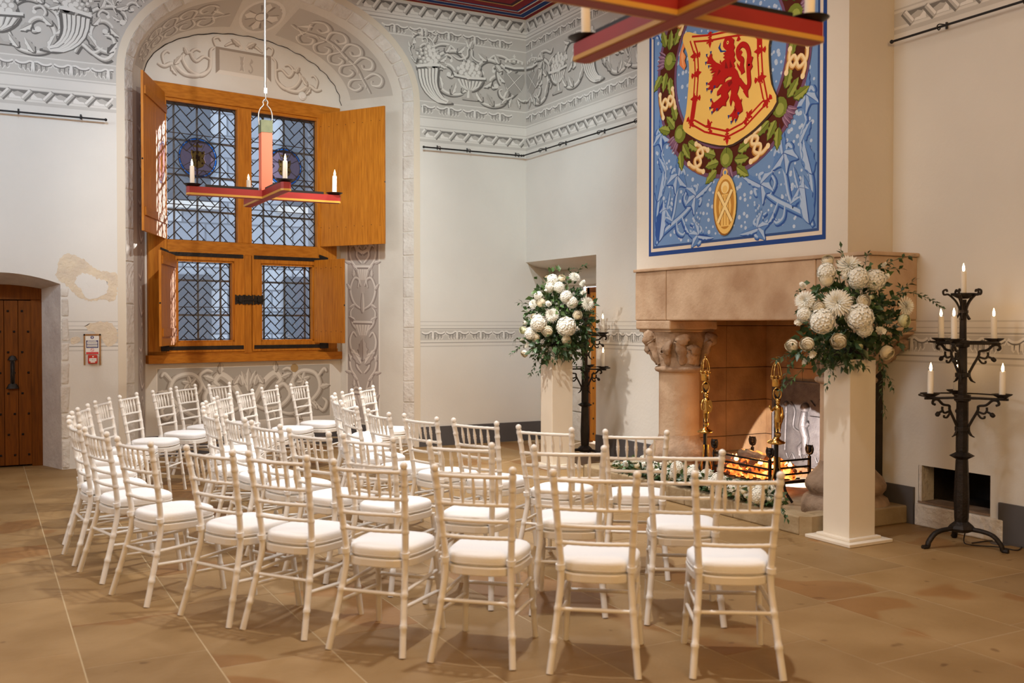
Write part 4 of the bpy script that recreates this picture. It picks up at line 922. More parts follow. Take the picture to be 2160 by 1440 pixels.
P.at(1.24, .70); P.leaf(0, .02, pi/2, .30, .06, PALp, 4); P.leaf(0, -.08, -pi/2, .2, .08, PALp, 3); P.leaf(-.02, .10, 1.95, .2, .04, PALp); P.leaf(.02, .10, 1.2, .2, .04, PALp)
P.disc(.62, .30, .055, (.42, .28, .13), 6, 9)
P.build('painted_panel', wall_b)
# ---- candelabrum panel on the right reveal: u across 0..1 (front..back), z up
PALr = ((.30, .245, .22), (.53, .465, .425), (.74, .68, .62))
P = Paint(lambda u, z, o: rev(1-.3*z/4.39, u, o))
RW = 1.01
P.at(0, 0)
for k in range(12):
    za, zb = .27+4.03*k/12, .27+4.03*(k+1)/12; P.poly([(.36, za), (.90, za), (.90, zb), (.36, zb)], PALw[2], -1); P.poly([(.38, za), (.88, za), (.88, zb), (.38, zb)], (.47, .415, .375), 0)
for f in (-1, 1):
    def A(z): P.at(.63, z, 1, f)
    for z in (.62, 2.05, 3.25):
        A(z)
        P.relief([(.02, -.30), (.14, -.22), (.20, -.05), (.14, .10), (.06, .08), (.08, -.02)], .035, PALr, True, .008)
        P.relief([(.03, .0), (.10, .22), (.19, .34), (.21, .48), (.14, .52), (.10, .44)], .035, PALr, True, .008)
        P.relief([(.02, .30), (.10, .40), (.06, .52), (.02, .48)], .03, PALr, True, .008)
        for x, y, a in ((.19, -.05, .9), (.15, .12, 1.6), (.20, .45, 1.3), (.08, .2, .7), (.12, -.24, -.4), (.18, .30, .2)): P.leaf(x, y, a, .11, .028, PALr, 3, .008)
    A(1.15); P.relief([(.02, -.05), (.16, .02), (.21, .18), (.16, .30), (.10, .24)], .035, PALr, True, .008); P.relief([(.05, .30), (.16, .40), (.20, .55), (.15, .62)], .03, PALr, True, .008); P.leaf(.03, -.12, .9, .28, .06, PALr, 4); P.leaf(.05, -.02, .4, .16, .04, PALr); P.leaf(.12, .45, .5, .12, .03, PALr)
    A(2.62); P.stroke([(0, -.14), (.08, -.10), (.18, .03)], .05, PALr[0], 2, (.006, -.02)); P.stroke([(0, -.14), (.08, -.10), (.18, .03)], .04, PALr[2], 3); P.leaf(.19, .02, -1.45, .22, .022, PALr, 1)
for z, wd in ((.60, .20), (1.52, .14), (2.24, .11), (3.4, .14)):
    P.at(.63, z); w_ = wd
    P.poly([(-w_, .04), (w_, .04), (w_*.8, -.05), (w_*.3, -.13), (-w_*.3, -.13), (-w_*.8, -.05)], PALr[1], 3)
    for k in range(5): P.stroke([(w_*(-.7+.35*k), .03), (w_*(-.7+.35*k)*.5, -.11)], [.03, .012], PALr[2], 4)
    P.stroke([(-w_*1.1, .06), (w_*1.1, .06)], .035, PALr[0], 4, (.004, -.012)); P.stroke([(-w_*1.1, .065), (w_*1.1, .065)], .028, PALr[2], 5)
    P.poly([(-.02, -.12), (.02, -.12), (.035, -.28), (-.035, -.28)], PALr[1], 3)
P.at(.63, 1.18); P.leaf(0, -.1, pi/2, .30, .10, ((.25, .2, .18), (.38, .32, .29), (.55, .49, .45)), 4)
P.at(.63, 1.85); P.leaf(0, -.15, pi/2, .28, .04, PALr, 1); P.at(.63, 2.8); P.leaf(0, -.1, pi/2, .3, .06, PALr, 3)
P.build('painted_pilaster', wall_n)
P = Paint(lambda u, z, o: rev(.3*z/4.39, u, o))
P.at(0, 0); P.poly([(.30, .27), (.90, .27), (.90, 4.25), (.30, 4.25)], (.47, .415, .375), 1)
for k in range(9): P.at(.6, .6+k*.42, 1, -1 if k % 2 else 1); P.relief([(-.2, -.15), (0, -.18), (.18, 0), (.05, .12), (-.05, .05)], .05, PALr); P.leaf(.1, .0, 1.5, .15, .05, PALr)
P.build('painted_pilaster', wall_n)
# ---- scrolls along the soffit: u runs along the arch (-1..1 from the crown), v across
P = Paint(lambda u, v, o: rev(.5+u*.2, .5+v*.9, o))
PALo = ((.33, .295, .26), (.55, .515, .46), (.78, .745, .68))
P.at(0, 0)
for f in (-1, 1):
    for k in range(24):
        ua, ub = f*(.14+.80*k/24), f*(.14+.80*(k+1)/24)
        for q in range(3): P.poly([(ua, -.40+.25*q), (ub, -.40+.25*q), (ub, -.15+.25*q), (ua, -.15+.25*q)], (.545, .51, .455), 0)
def ringd(r, ry, col, lay):
    for k in range(24):
        a, b_ = 2*pi*k/24, 2*pi*(k+1)/24
        for q in range(3): P.poly([(r*q/3*math.cos(a), ry*q/3*math.sin(a)), (r*(q+1)/3*math.cos(a), ry*(q+1)/3*math.sin(a)), (r*(q+1)/3*math.cos(b_), ry*(q+1)/3*math.sin(b_)), (r*q/3*math.cos(b_), ry*q/3*math.sin(b_))], col, lay)
ringd(.115, .44, PALo[2], 1); ringd(.10, .38, (.545, .51, .455), 2)
for k in range(8): a = 2*pi*k/8; P.poly([(.02*math.cos(a-.5), .08*math.sin(a-.5)), (.075*math.cos(a-.28), .28*math.sin(a-.28)), (.092*math.cos(a), .35*math.sin(a)), (.075*math.cos(a+.28), .28*math.sin(a+.28)), (.02*math.cos(a+.5), .08*math.sin(a+.5))], PALo[1] if k % 2 else PALo[2], 4); P.stroke([(.03*math.cos(a+.39), .11*math.sin(a+.39)), (.085*math.cos(a+.39), .31*math.sin(a+.39))], .012, PALo[0], 3)
P.disc(0, 0, .035, PALo[0], 5, 14, .12); P.disc(-.003, .01, .027, PALo[2], 6, 14, .09)
for f in (-1, 1):
    def sk(pts, w_):
        C = cr([Vector((x, y, 0)) for x, y in pts], 6); n_ = len(C); ws = [w_*(.4+.6*math.sin(pi*(i+.5)/n_)) for i in range(n_)]
        # widths follow the arc length, so scale across and along separately
        for lay, k_, c_, of in ((1, 1.25, PALo[0], (.006, -.02)), (2, 1, PALo[1], (0, 0)), (3, .45, PALo[2], (-.002, .012))): P.stroke(C, [a*k_ for a in ws], c_, lay, of)
    P.at(0, 0, 1, f)
    sk([(.17, 0), (.24, .06), (.34, .0), (.44, -.02), (.56, .02), (.66, 0), (.78, .02), (.9, -.02)], .035)
    for c0 in (.30, .42, .54, .66, .80):
        for g in (-1, 1): sk([(c0-.03, .02*g), (c0-.05, .20*g), (c0, .30*g), (c0+.05, .22*g), (c0+.035, .10*g), (c0, .12*g)], .030)
        P.leaf(c0+.02, .0, .8, .05, .018, PALo, 2, .003)
    for k in range(5): a = -1.0+.5*k; P.poly([(.20, 0), (.215+.03*math.cos(a), .18*math.sin(a)-.02), (.25+.03*math.cos(a), .28*math.sin(a)), (.225+.03*math.cos(a), .18*math.sin(a)+.03)], PALo[2 if k % 2 else 1], 4)
P.build('painted_soffit', wall_n)
# ------------------------------------------------------------------ heraldic mural on the chimney breast
P = Paint(lambda y, z, o: Vector((CX-o, y, z)), lambda y, z: z < ZC)
P.at(0, 0)
b1, b2, bl, bl2 = sr(30, 62, 130), sr(70, 105, 170), sr(114, 150, 200), sr(190, 208, 232)
R4 = lambda a, b_, c, d: [(a, c), (b_, c), (b_, d), (a, d)]
P.poly(R4(5.844, 8.228, 2.245, 5.25), sr(40, 72, 140), 1); P.poly(R4(5.882, 8.190, 2.285, 5.21), sr(226, 214, 198), 2)
P.poly(R4(5.915, 8.157, 2.318, 5.18), sr(56, 84, 140), 3); P.poly(R4(5.938, 8.134, 2.341, 5.155), bl, 4)
WC, WR, Wr = (7.035, 3.93), 1.045, .745
rr_ = random.Random(5); dots = []
while len(dots) < 900:
    y, z = rr_.uniform(5.97, 8.10), rr_.uniform(2.36, 5.13)
    if all((y-a)**2+(z-b_)**2 > .0026 for a, b_ in dots[-260:]): dots.append((y, z)); P.disc(y, z, rr_.uniform(.010, .022), bl2, 5, 8)
PB = (sr(52, 88, 160), sr(98, 138, 196), sr(172, 196, 228))
_poly = P.poly
def lift(d): P.poly = lambda pts, col, lay=1: _poly(pts, col, lay+d)
lift(5)
P.sc = 1
def blue(pts, w_): P.relief(pts, w_*1.7, PB, True, .010)
def flower(x, z, ang, s_=1.0):
    c, n_ = math.cos(ang), math.sin(ang); loc = lambda a, b_: (x+s_*(a*c-b_*n_), z+s_*(a*n_+b_*c))
    for k in (-1, 0, 1): P.leaf(*loc(.02, 0), ang+k*1.0+pi, .17*s_, .062*s_, PB, 2, .010)
    P.leaf(*loc(-.02, 0), ang, .32*s_, .052*s_, PB, 5, .010)
    for k in (-1, 1): blue([loc(0, .01*k), loc(.06, .06*k), loc(.02, .10*k)], .032*s_)
for f in (-1, 1):
    P.at(WC[0], 0, 1, f)
    blue([(1.06, 2.36), (1.00, 2.44), (.84, 2.52), (.66, 2.60), (.52, 2.68), (.40, 2.76)], .034)
    blue([(.84, 2.52), (.78, 2.64), (.74, 2.80), (.70, 2.92)], .026); blue([(.66, 2.60), (.60, 2.50), (.52, 2.44), (.46, 2.42)], .022)
    blue([(1.02, 2.40), (1.05, 2.60), (1.02, 2.80), (.94, 2.92), (.92, 3.10), (.98, 3.22)], .030); blue([(.98, 3.22), (.94, 3.40), (.97, 3.60)], .025)
    blue([(.56, 2.66), (.62, 2.76), (.56, 2.84), (.50, 2.80)], .022); blue([(.74, 2.56), (.72, 2.46), (.64, 2.42), (.60, 2.46)], .022)
    flower(.46, 2.76, 2.7, 1.05); flower(.72, 2.98, 1.75, 1.1); flower(.97, 3.42, 1.55, 1.0); flower(.42, 2.40, 3.3, .85); flower(.99, 4.5, 1.5, 1.0); flower(.9, 2.68, 1.9, .7)
    P.leaf(1.02, 2.38, 1.75, .42, .11, PB, 5, .01); P.leaf(1.05, 2.78, 1.9, .32, .085, PB, 4, .01); P.leaf(.92, 3.05, 1.0, .2, .05, PB, 4, .01); P.leaf(.80, 2.56, .4, .14, .04, PB); P.leaf(.60, 2.52, -2.2, .12, .04, PB)
    for k in range(14): P.disc(.30+.035*(k % 3)-.008*(k//3)+.1, 2.50+.026*(k//3)-.01*(k % 3), .013, PB[1 if k % 2 else 2], 4, 8)
    blue([(.52, 2.52), (.46, 2.50), (.42, 2.52)], .016)
lift(0); P.at(0, 0)
def ann(r0, r1, col, lay):
    n_ = 64
    for k in range(n_):
        a, b_ = 2*pi*k/n_, 2*pi*(k+1)/n_; q = lambda r, t: (WC[0]+r*math.cos(t), WC[1]+r*math.sin(t)); P.poly([q(r0, a), q(r1, a), q(r1, b_), q(r0, b_)], col, lay)
ann(Wr, WR, sr(86, 34, 20), 10); ann(WR-.038, WR, sr(120, 82, 112), 10.6); ann(Wr, Wr+.03, sr(120, 82, 112), 10.6)
HG = (sr(70, 84, 30), sr(122, 134, 52), sr(160, 168, 80)); GD = (sr(176, 118, 50), sr(236, 196, 134), sr(250, 226, 176)); TH = (sr(92, 64, 84), sr(138, 100, 128), sr(172, 136, 160))
lift(11.2)
for k in range(7):
    a0 = -pi/2+2*pi*k/7
    def pol(da, r): return WC[0]+r*math.cos(a0+da), WC[1]+r*math.sin(a0+da)
    # thistle: stalk inside, purple crown outside
    out = a0
    P.leaf(*pol(0, Wr+.02), out, .20, .085, HG, 3, .008); P.disc(*pol(0, Wr+.12), .088, HG[1], 5.2, 12); P.disc(*pol(.015, Wr+.13), .052, HG[2], 6, 10)
    for q in (-.07, -.035, 0, .035, .07): P.leaf(*pol(q*.7, WR-.10), out+q*5, .12, .022, TH, 1, .004)
    for q, r, an in ((.17, .90, 1.5), (-.17, .90, -1.5), (.26, .84, 1.9), (-.26, .84, -1.9), (.20, .97, 1.0), (-.20, .97, -1.0)):
        P.leaf(*pol(q*.7, r), a0+an, .19, .058, HG, 4, .006)
    h = pi/7; P.lo = 6
    for g in (-1, 1):
        C = [pol(h-.11*g, .80), pol(h-.02*g, .80), pol(h+.05*g, .86), pol(h-.05*g, .93), pol(h+.02*g, 1.0), pol(h+.11*g, 1.0)]
        P.relief(C, .036, GD, False, .006)
        P.disc(*pol(h-.12*g, .80), .026, GD[2], 4, 10); P.disc(*pol(h+.12*g, 1.0), .026, GD[2], 4, 10)
    P.lo = 0
# shield and lion, traced on the plane of the wall
lift(15)
def T5(l): return [tuple(onX(1390+x/5.54, 60+y/5.54, CX)[1:]) for x, y in l]
YL, RD, RDk, BLc = sr(248, 206, 112), sr(190, 28, 22), sr(140, 20, 16), sr(30, 60, 140)
shd = [(340, 45), (295, 150), (350, 300), (370, 500), (352, 800), (330, 1000), (297, 1170), (400, 1262), (550, 1330), (810, 1370), (1000, 1275), (1200, 1110), (1392, 860), (1330, 650), (1305, 430), (1300, 200), (1330, 40), (1310, -90), (1190, -10), (1020, -25), (830, 0), (640, 62), (480, 72)]
S5 = [tuple(p[:2]) for p in cr([Vector((*p, 0)) for p in T5(shd)], 3, True)]
P.poly([(y-.018, z-.018) for y, z in S5], sr(70, 50, 40), 12); P.poly(S5, YL, 13)
mant = [(300, 170), (262, 300), (258, 430), (312, 490), (335, 440), (318, 380), (332, 330), (300, 270), (320, 220)]
P.poly(T5(mant), sr(236, 140, 84), 13.5); P.poly(T5([(300, 190), (275, 330), (290, 430), (312, 470), (305, 380), (318, 330), (295, 270)]), sr(250, 176, 120), 14)
trs = [(400, 130), (452, 300), (462, 520), (442, 800), (402, 1090), (560, 1180), (820, 1236), (1000, 1140), (1268, 850), (1210, 560), (1195, 300), (1195, 100), (1150, 50), (1000, 45), (820, 72), (620, 112), (400, 130)]
TR = []
for a, b_ in zip(T5(trs), T5(trs)[1:]): TR += [(a[0]+(b_[0]-a[0])*k/6, a[1]+(b_[1]-a[1])*k/6) for k in range(6)]
TR.append(TR[0])
P.stroke(TR, .066, RD, 14); P.stroke(TR, .030, YL, 14.6)
def fleur(x, y, ang, s_=1.0):
    cx, cz_ = T5([(x, y)])[0]; P.at(cx, cz_, s_, 1, ang)
    P.poly([(0, .14), (.035, .07), (.012, -.02), (-.012, -.02), (-.035, .07)], RD, 15)
    for f in (-1, 1): P.poly([(f*.008, -.02), (f*.03, .05), (f*.075, .06), (f*.085, .02), (f*.06, .03), (f*.035, -.01)], RD, 15)
    P.poly([(-.045, -.02), (.045, -.02), (.045, -.045), (-.045, -.045)], RD, 15); P.poly([(0, -.12), (.05, -.10), (.015, -.045), (-.015, -.045), (-.05, -.10)], RD, 15); P.at(0, 0)
for x, y, a in ((448, 320, -1.5), (452, 540, 1.5), (450, 820, -1.5), (388, 1100, 2.3), (608, 1150, -.3), (815, 1260, pi), (1060, 1040, .7), (1282, 858, -2.2), (1200, 590, 1.5), (1205, 260, -1.5), (615, 130, pi), (950, 60, 0)): fleur(x, y, a, .6)
LION = [[(800, 95), (772, 165), (768, 215), (785, 240), (810, 262), (785, 285), (768, 300), (790, 318), (768, 345), (800, 352), (745, 405), (735, 365), (728, 405), (745, 425), (715, 470), (690, 520), (720, 500), (735, 520), (760, 500), (790, 515), (815, 505), (840, 515), (880, 490), (905, 440), (890, 400), (912, 370), (895, 330), (906, 300), (890, 250), (905, 220), (890, 180), (897, 130), (850, 90)],
 [(720, 470), (690, 520), (640, 580), (660, 640), (720, 600), (760, 590), (800, 585), (830, 560), (870, 560), (880, 600), (960, 640), (955, 560), (930, 490), (895, 450), (850, 500), (780, 500)],
 [(740, 420), (690, 400), (650, 360), (636, 330), (638, 300), (625, 290), (615, 310), (600, 345), (590, 330), (578, 325), (592, 370), (572, 410), (600, 410), (640, 420), (603, 447), (650, 450), (608, 492), (660, 480), (618, 524), (690, 500), (630, 560), (715, 520), (760, 480)],
 [(720, 520), (680, 560), (640, 600), (600, 640), (578, 650), (620, 665), (583, 716), (620, 705), (635, 748), (650, 700), (672, 690), (700, 690), (730, 650), (780, 650), (790, 600), (800, 560)],
 [(880, 590), (820, 610), (760, 660), (700, 740), (695, 788), (745, 760), (745, 800), (700, 840), (660, 870), (640, 838), (628, 840), (640, 880), (616, 935), (660, 920), (640, 988), (680, 950), (705, 960), (720, 940), (760, 900), (800, 905), (800, 860), (835, 800), (820, 750), (860, 700), (890, 640)],
 [(870, 570), (965, 620), (950, 700), (930, 760), (970, 840), (990, 815), (978, 860), (995, 940), (992, 965), (950, 1000), (938, 980), (945, 1020), (920, 1082), (905, 1030), (870, 1102), (872, 1022), (833, 1034), (880, 980), (905, 930), (905, 870), (875, 835), (855, 912), (843, 850), (862, 760), (858, 660)],
 [(1040, 690), (1000, 735), (1040, 800), (1062, 806), (1056, 750), (1060, 700)], [(1062, 330), (1085, 250), (1095, 330), (1118, 330), (1100, 400), (1112, 440), (1080, 500), (1062, 520)]]
for q in LION:
    A5 = T5(q); P.poly([(y-.008, z-.008) for y, z in A5], RDk, 16); P.poly(A5, RD, 17)
tl = [tuple(p[:2]) for p in cr([Vector((*p, 0)) for p in T5([(950, 600), (1010, 680), (1050, 690), (1072, 640), (1066, 540), (1062, 420), (1070, 300), (1042, 212), (990, 188), (940, 250), (950, 330), (990, 370), (985, 440), (1000, 525)])], 5)]
P.stroke(tl, [.052]*len(tl), RDk, 16, (-.006, -.006)); P.stroke(tl, [.046]*len(tl), RD, 17)
for q in ([(928, 400), (960, 440), (990, 470), (1012, 500), (1000, 535), (965, 500), (935, 450)], [(975, 250), (1000, 280), (975, 330), (945, 330)]): P.poly(T5(q), RD, 17)
for q in ([(720, 480), (745, 500), (700, 560)], [(800, 380), (830, 470), (790, 470)], [(850, 360), (880, 450), (845, 470)], [(840, 690), (880, 640), (870, 600), (820, 640)], [(900, 900), (930, 960), (905, 1000)]): P.poly(T5(q), RDk, 18)
P.poly(T5([(745, 162), (714, 230), (740, 282), (806, 274), (800, 261), (756, 262), (736, 225)]), BLc, 18)
ey = T5([(825, 168)])[0]; P.disc(*ey, .016, YL, 18, 10); P.disc(*ey, .007, RDk, 19, 8)
for x, y in ((628, 286), (580, 318), (570, 408), (604, 450), (580, 650), (584, 716), (633, 746), (672, 686), (630, 840), (618, 936), (642, 986), (700, 952), (836, 1032), (868, 1098), (918, 1080), (950, 998)):
    c = T5([(x, y)])[0]; P.poly([(c[0]-.014, c[1]+.012), (c[0]+.014, c[1]+.014), (c[0]+.004, c[1]-.022)], BLc, 18)
# gold oval pendant with a robed figure and saltire
P.at(7.045, 2.648); G1, G2, G3, G4 = sr(196, 140, 60), sr(244, 202, 116), sr(252, 226, 160), sr(150, 100, 40)
P.disc(.008, -.008, .158, G4, 12, 28, .275); P.disc(0, 0, .152, G2, 13, 28, .268); P.disc(0, 0, .122, G1, 14, 28, .225)
P.disc(0, .285, .035, G2, 13, 12); P.disc(0, .285, .018, bl, 14, 10)
P.disc(0, .15, .055, G3, 15, 16); P.disc(0, .135, .034, G2, 16, 12); P.poly([(-.065, .09), (.065, .09), (.085, -.02), (.06, -.20), (-.06, -.20), (-.085, -.02)], G2, 15.5)
for x in (-.045, -.015, .015, .045): P.stroke([(x, .08), (x*1.3, -.19)], .008, G1, 16.5)
for f in (-1, 1): P.stroke([(-.095*f, -.16), (.095*f, .12)], .044, G4, 17); P.stroke([(-.095*f, -.16), (.095*f, .12)], .032, G3, 17.5)
P.build('painted_coat_of_arms', breast)
# ------------------------------------------------------------------ chairs
def nodes(path, base, zs, bulge=1.16, hw=.007):
    """subdivide a path by height and swell it at the bamboo nodes; returns points and radii"""
    P = cr(path, 8); out = []; rad = []
    zz = sorted(set([p.z for p in P]+[z+d for z in zs for d in (-hw*1.6, -hw, 0, hw, hw*1.6) if P[0].z <= z+d <= P[-1].z]))
    for z in zz:
        for a, b_ in zip(P, P[1:]):
            if a.z <= z <= b_.z+1e-9:
                t = (z-a.z)/max(1e-9, b_.z-a.z); out.append(a.lerp(b_, t)); break
        rad.append(base*(bulge if any(abs(z-q) <= hw*1.05 for q in zs) else 1))
    return out, rad
def make_chair():
    c = thing('spindle_back_chair', 'chair', 'chair')
    for s in (-1, 1):
        pts, r = nodes([(s*.198, -.285, 0), (s*.170, -.205, .28), (s*.160, -.175, .43), (s*.170, -.195, .62), (s*.1875, -.245, .885)], .0165, (.135, .275, .47, .575, .655, .735, .81, .868))
        m = MB().tube(pts, r, 9); m.ball((s*.1885, -.2475, .902), .0195, 9, 6); m.build('leg', M['chair'], c)
        pts, r = nodes([(s*.185, .215, 0), (s*.172, .185, .25), (s*.165, .165, .41)], .0155, (.15, .29))
        MB().tube(pts, r, 8).build('leg', M['chair'], c)
        MB().tube([(s*.162, -.178, .45), (s*.163, -.182, .475)], .0225, 9).build('cushion_tie', M['cushion'], c)
    for z, y, hw in ((.868, -.240, .178), (.735, -.216, .172), (.655, -.202, .166), (.575, -.188, .160)):
        P = [Vector((-hw+2*hw*k/16, y-.018*math.cos(pi*(k/16-.5)), z)) for k in range(17)]
        MB().tube(P, [.0108 if k % 2 else .0095 for k in range(17)], 7).build('back_rail', M['chair'], c)
    for k in range(5):
        x = -.112+.056*k; y0 = -.018*math.cos(pi*(x/.36)); a = Vector((x*.97, -.216+y0, .735)); b_ = Vector((x, -.240+y0, .868))
        MB().tube([a.lerp(b_, t) for t in (0, .15, .3, .38, .42, .5, .58, .62, .7, .85, 1)], [.0055, .0065, .009, .009, .0118, .0095, .0118, .009, .009, .0065, .0055], 7).build('spindle', M['chair'], c)
    def outline(w0, w1, d0, d1, e=3.2, n=28):
        L = []
        for k in range(n):
            a = 2*pi*k/n; cx, sy = math.cos(a), math.sin(a); x = math.copysign(abs(cx)**(2/e), cx); y = math.copysign(abs(sy)**(2/e), sy)
            yy = d0+(d1-d0)*(y+1)/2; wd = w0+(w1-w0)*(y+1)/2; L.append((x*wd, yy))
        return L
    S = outline(.178, .205, -.205, .205)
    MB().prism([(x*.985, y, .395) for x, y in S], [(x, y, .436) for x, y in S]).build('seat', M['chair'], c, bevel=.006)
    Q = outline(.172, .196, -.195, .200); cu = MB(); rows = [(.95, .437), (1.0, .444), (1.012, .458), (1.012, .474), (1.0, .486), (.94, .495), (.75, .500), (.4, .503), (.05, .504)]; n = len(Q)
    cu.add([(x*k, y*k, z) for k, z in rows for x, y in Q], [(i*n+j, i*n+(j+1) % n, (i+1)*n+(j+1) % n, (i+1)*n+j) for i in range(len(rows)-1) for j in range(n)]+[tuple(range((len(rows)-1)*n, len(rows)*n)), tuple(range(n))[::-1]], None, True)
    co_ = cu.build('cushion', M['cushion'], c)
    MB().tube([(x*1.012, y*1.012, .450) for x, y in Q+Q[:1]], .003, 5, False).build('welt', M['seam'], co_)
    st = lambda a, b_: MB().tube([Vector(a).lerp(Vector(b_), t) for t in (0, .1, .5, .9, 1)], [.0085, .0095, .0105, .0095, .0085], 7).build('stretcher', M['chair'], c)
    st((-.171, -.207, .275), (.171, -.207, .275)); st((-.172, .184, .26), (.172, .184, .26))
    for s in (-1, 1): st((s*.176, -.222, .22), (s*.176, .192, .20)); st((s*.170, -.204, .29), (s*.171, .18, .31))
    return c
# back-top position and facing of every chair, row by row from the near right end
ROWS = {'outer': [(2.96, 3.42, 58), (2.42, 3.75, 52), (2.00, 4.13, 47), (1.63, 4.52, 42), (1.32, 5.01, 35), (1.06, 5.40, 27), (.76, 6.00, 21), (.62, 6.65, 14), (.54, 7.21, 5), (.57, 7.91, -7), (.71, 8.60, -16), (.92, 9.27, -23), (1.20, 9.82, -30), (1.58, 10.36, -35), (1.90, 10.88, -40), (2.29, 11.09, -46)],
 'middle': [(3.24, 4.15, 56), (2.79, 4.58, 56), (2.35, 5.02, 42), (2.00, 5.55, 30), (1.78, 6.01, 23), (1.66, 6.59, 15), (1.58, 7.13, 8), (1.49, 7.56, 2), (1.58, 8.28, -10), (1.74, 8.82, -21), (1.96, 9.32, -28), (2.27, 9.81, -35), (2.64, 10.32, -38), (3.08, 10.76, -43)],
 'inner': [(3.56, 5.05, 54), (3.17, 5.50, 34), (2.96, 6.09, 25), (2.76, 6.57, 15), (2.63, 7.07, 4), (2.62, 7.71, -1), (2.73, 8.36, -9), (2.87, 8.89, -22), (3.16, 9.36, -33), (3.52, 9.80, -40)]}
ORD = ['first', 'second', 'third', 'fourth', 'fifth', 'sixth', 'seventh', 'eighth', 'ninth', 'tenth', 'eleventh', 'twelfth', 'thirteenth', 'fourteenth', 'fifteenth', 'sixteenth']
proto = make_chair(); first = True
for row, L in ROWS.items():
    for k, (x, y, f) in enumerate(L):
        a = math.radians(f); ox, oy = x+.2475*math.cos(a), y+.2475*math.sin(a)
        if first: o = proto; o.location = (ox, oy, .001); o.rotation_euler = (0, 0, a-pi/2); first = False
        else: o = tree(proto, (ox, oy, .001), a-pi/2)
        where = {'outer': 'outer', 'middle': 'middle', 'inner': 'inner'}[row]
        tag(o, 'cream spindle-back chair, %s from the near end of the %s curved row' % (ORD[k], where) if k < len(L)-1 else 'cream spindle-back chair at the window end of the %s curved row' % where, 'chair', 'ceremony chairs in three curved rows')

# ------------------------------------------------------------------ hanging rails on the walls
def rail(a, b_, inward, hooks, lab):
    a, b_, iw = Vector(a), Vector(b_), Vector(inward)
    t = thing('hanging_rail', lab, 'rail', a, 0, 'black iron hanging rails'); d = (b_-a)
    m = MB().tube([Vector((0, 0, 0)), d], .0095, 8); m.ball((0, 0, 0), .016, 8, 6); m.ball(d, .016, 8, 6); m.build('rod', M['black_steel'], t)
    for h in hooks:
        p = d*h; w_ = -iw; hk = MB().tube(cr([p+w_*.085+Vector((0, 0, .03)), p+w_*.04+Vector((0, 0, .028)), p+Vector((0, 0, .022)), p+iw*.018, p+Vector((0, 0, -.02)), p+w_*.018+Vector((0, 0, -.005))], 4), .0045, 6)
        hk.tube([p+w_*.088+Vector((0, 0, .05)), p+w_*.088+Vector((0, 0, .0))], .009, 6); hk.build('hook', M['black_steel'], t)
rail((-1.8, 11.60, 3.77), (1.21, 11.60, 3.77), (0, -1, 0), (.12, .35, .58, .72, .92), 'black iron rail on the wall left of the window niche')
rail((4.93, 11.60, 3.785), (6.33, 11.60, 3.785), (0, -1, 0), (.16, .46, .97), 'black iron rail on the wall between niche and corner')
rail((6.35, 11.58, 3.785), (6.35, 8.47, 3.785), (-1, 0, 0), (.14, .30, .58, .82), 'black iron rail running from the corner to the chimney breast')
rail((6.35, 5.55, 3.79), (6.35, 1.2, 3.79), (-1, 0, 0), (.10, .26, .45, .7), 'black iron rail on the wall right of the chimney breast')

# ------------------------------------------------------------------ fire call point and its sign
t = thing('fire_call_point', 'red fire call point under a white notice on a brown board', 'alarm', (1.065, YW, 1.12))
g = Vector((1.065, YW, 1.12)); bx = lambda x0, x1, z0, z1, o0, o1: MB().box(((x0+x1)/2, -(o0+o1)/2, (z0+z1)/2), (x1-x0, o1-o0, z1-z0))
m = MB()
for q in (bx(-.086, -.072, 0, .335, .0, .016), bx(.072, .086, 0, .335, 0, .016), bx(-.086, .086, .318, .335, 0, .016)): m.add(q.v, q.f)
m.build('wood_frame', M['signwood'], t)
sg = bx(-.070, .070, .115, .316, .002, .010).build('notice', M['white_plastic'], t)
def disc(c, r, o, n=20, r0=0):
    ring = [(c[0]+r*math.cos(2*pi*k/n), -o, c[1]+r*math.sin(2*pi*k/n)) for k in range(n)]
    if not r0: return MB().add(ring, [tuple(range(n))])
    return MB().add(ring+[(c[0]+r0*math.cos(2*pi*k/n), -o, c[1]+r0*math.sin(2*pi*k/n)) for k in range(n)], [(k, (k+1) % n, n+(k+1) % n, n+k) for k in range(n)])
nv_ = MB(); dq = disc((.0, .298), .017, .0108); nv_.add(dq.v, dq.f)
for q in ((-.060, .060, .252, .266), (-.060, .060, .184, .194), (-.060, .060, .220, .226), (-.060, -.052, .184, .266), (.052, .060, .184, .266)):
    w_ = bx(q[0], q[1], q[2], q[3], .0104, .0110); nv_.add(w_.v, w_.f)
nv_.build('blue_print', M['navy_print'], sg)
wm = MB()
for q in ((-.004, .004, .288, .309), (-.048, .040, .256, .262)): w_ = bx(*q, .0112, .0116); wm.add(w_.v, w_.f)
wm.build('white_print', M['white_plastic'], sg)
rp = MB(); dq = disc((0, .162), .018, .0108, 20, .0145); rp.add(dq.v, dq.f); rp.bar((-.012, -.0109, .174), (.012, -.0109, .150), .001, .004, (1, 0, 1)); w_ = bx(-.062, .062, .117, .139, .0104, .0110); rp.add(w_.v, w_.f); rp.build('red_print', M['red_print'], sg)
lt_ = MB()
for z in (.242, .236, .212, .204, .198):
    x = -.045
    while x < .042: l = RN.uniform(.005, .014); w_ = bx(x, x+l, z, z+.0022, .0104, .0110); lt_.add(w_.v, w_.f); x += l+.003
lt_.build('small_print', M['black_print'], sg)
cpb = bx(-.045, .048, .015, .108, 0, .05).build('call_point_box', M['red_plastic'], t, bevel=.006)
pl = MB()
for q in ((-.035, .038, .040, .074, .0502, .0512), (-.022, .024, .026, .038, .0502, .0512)): w_ = bx(*q); pl.add(w_.v, w_.f)
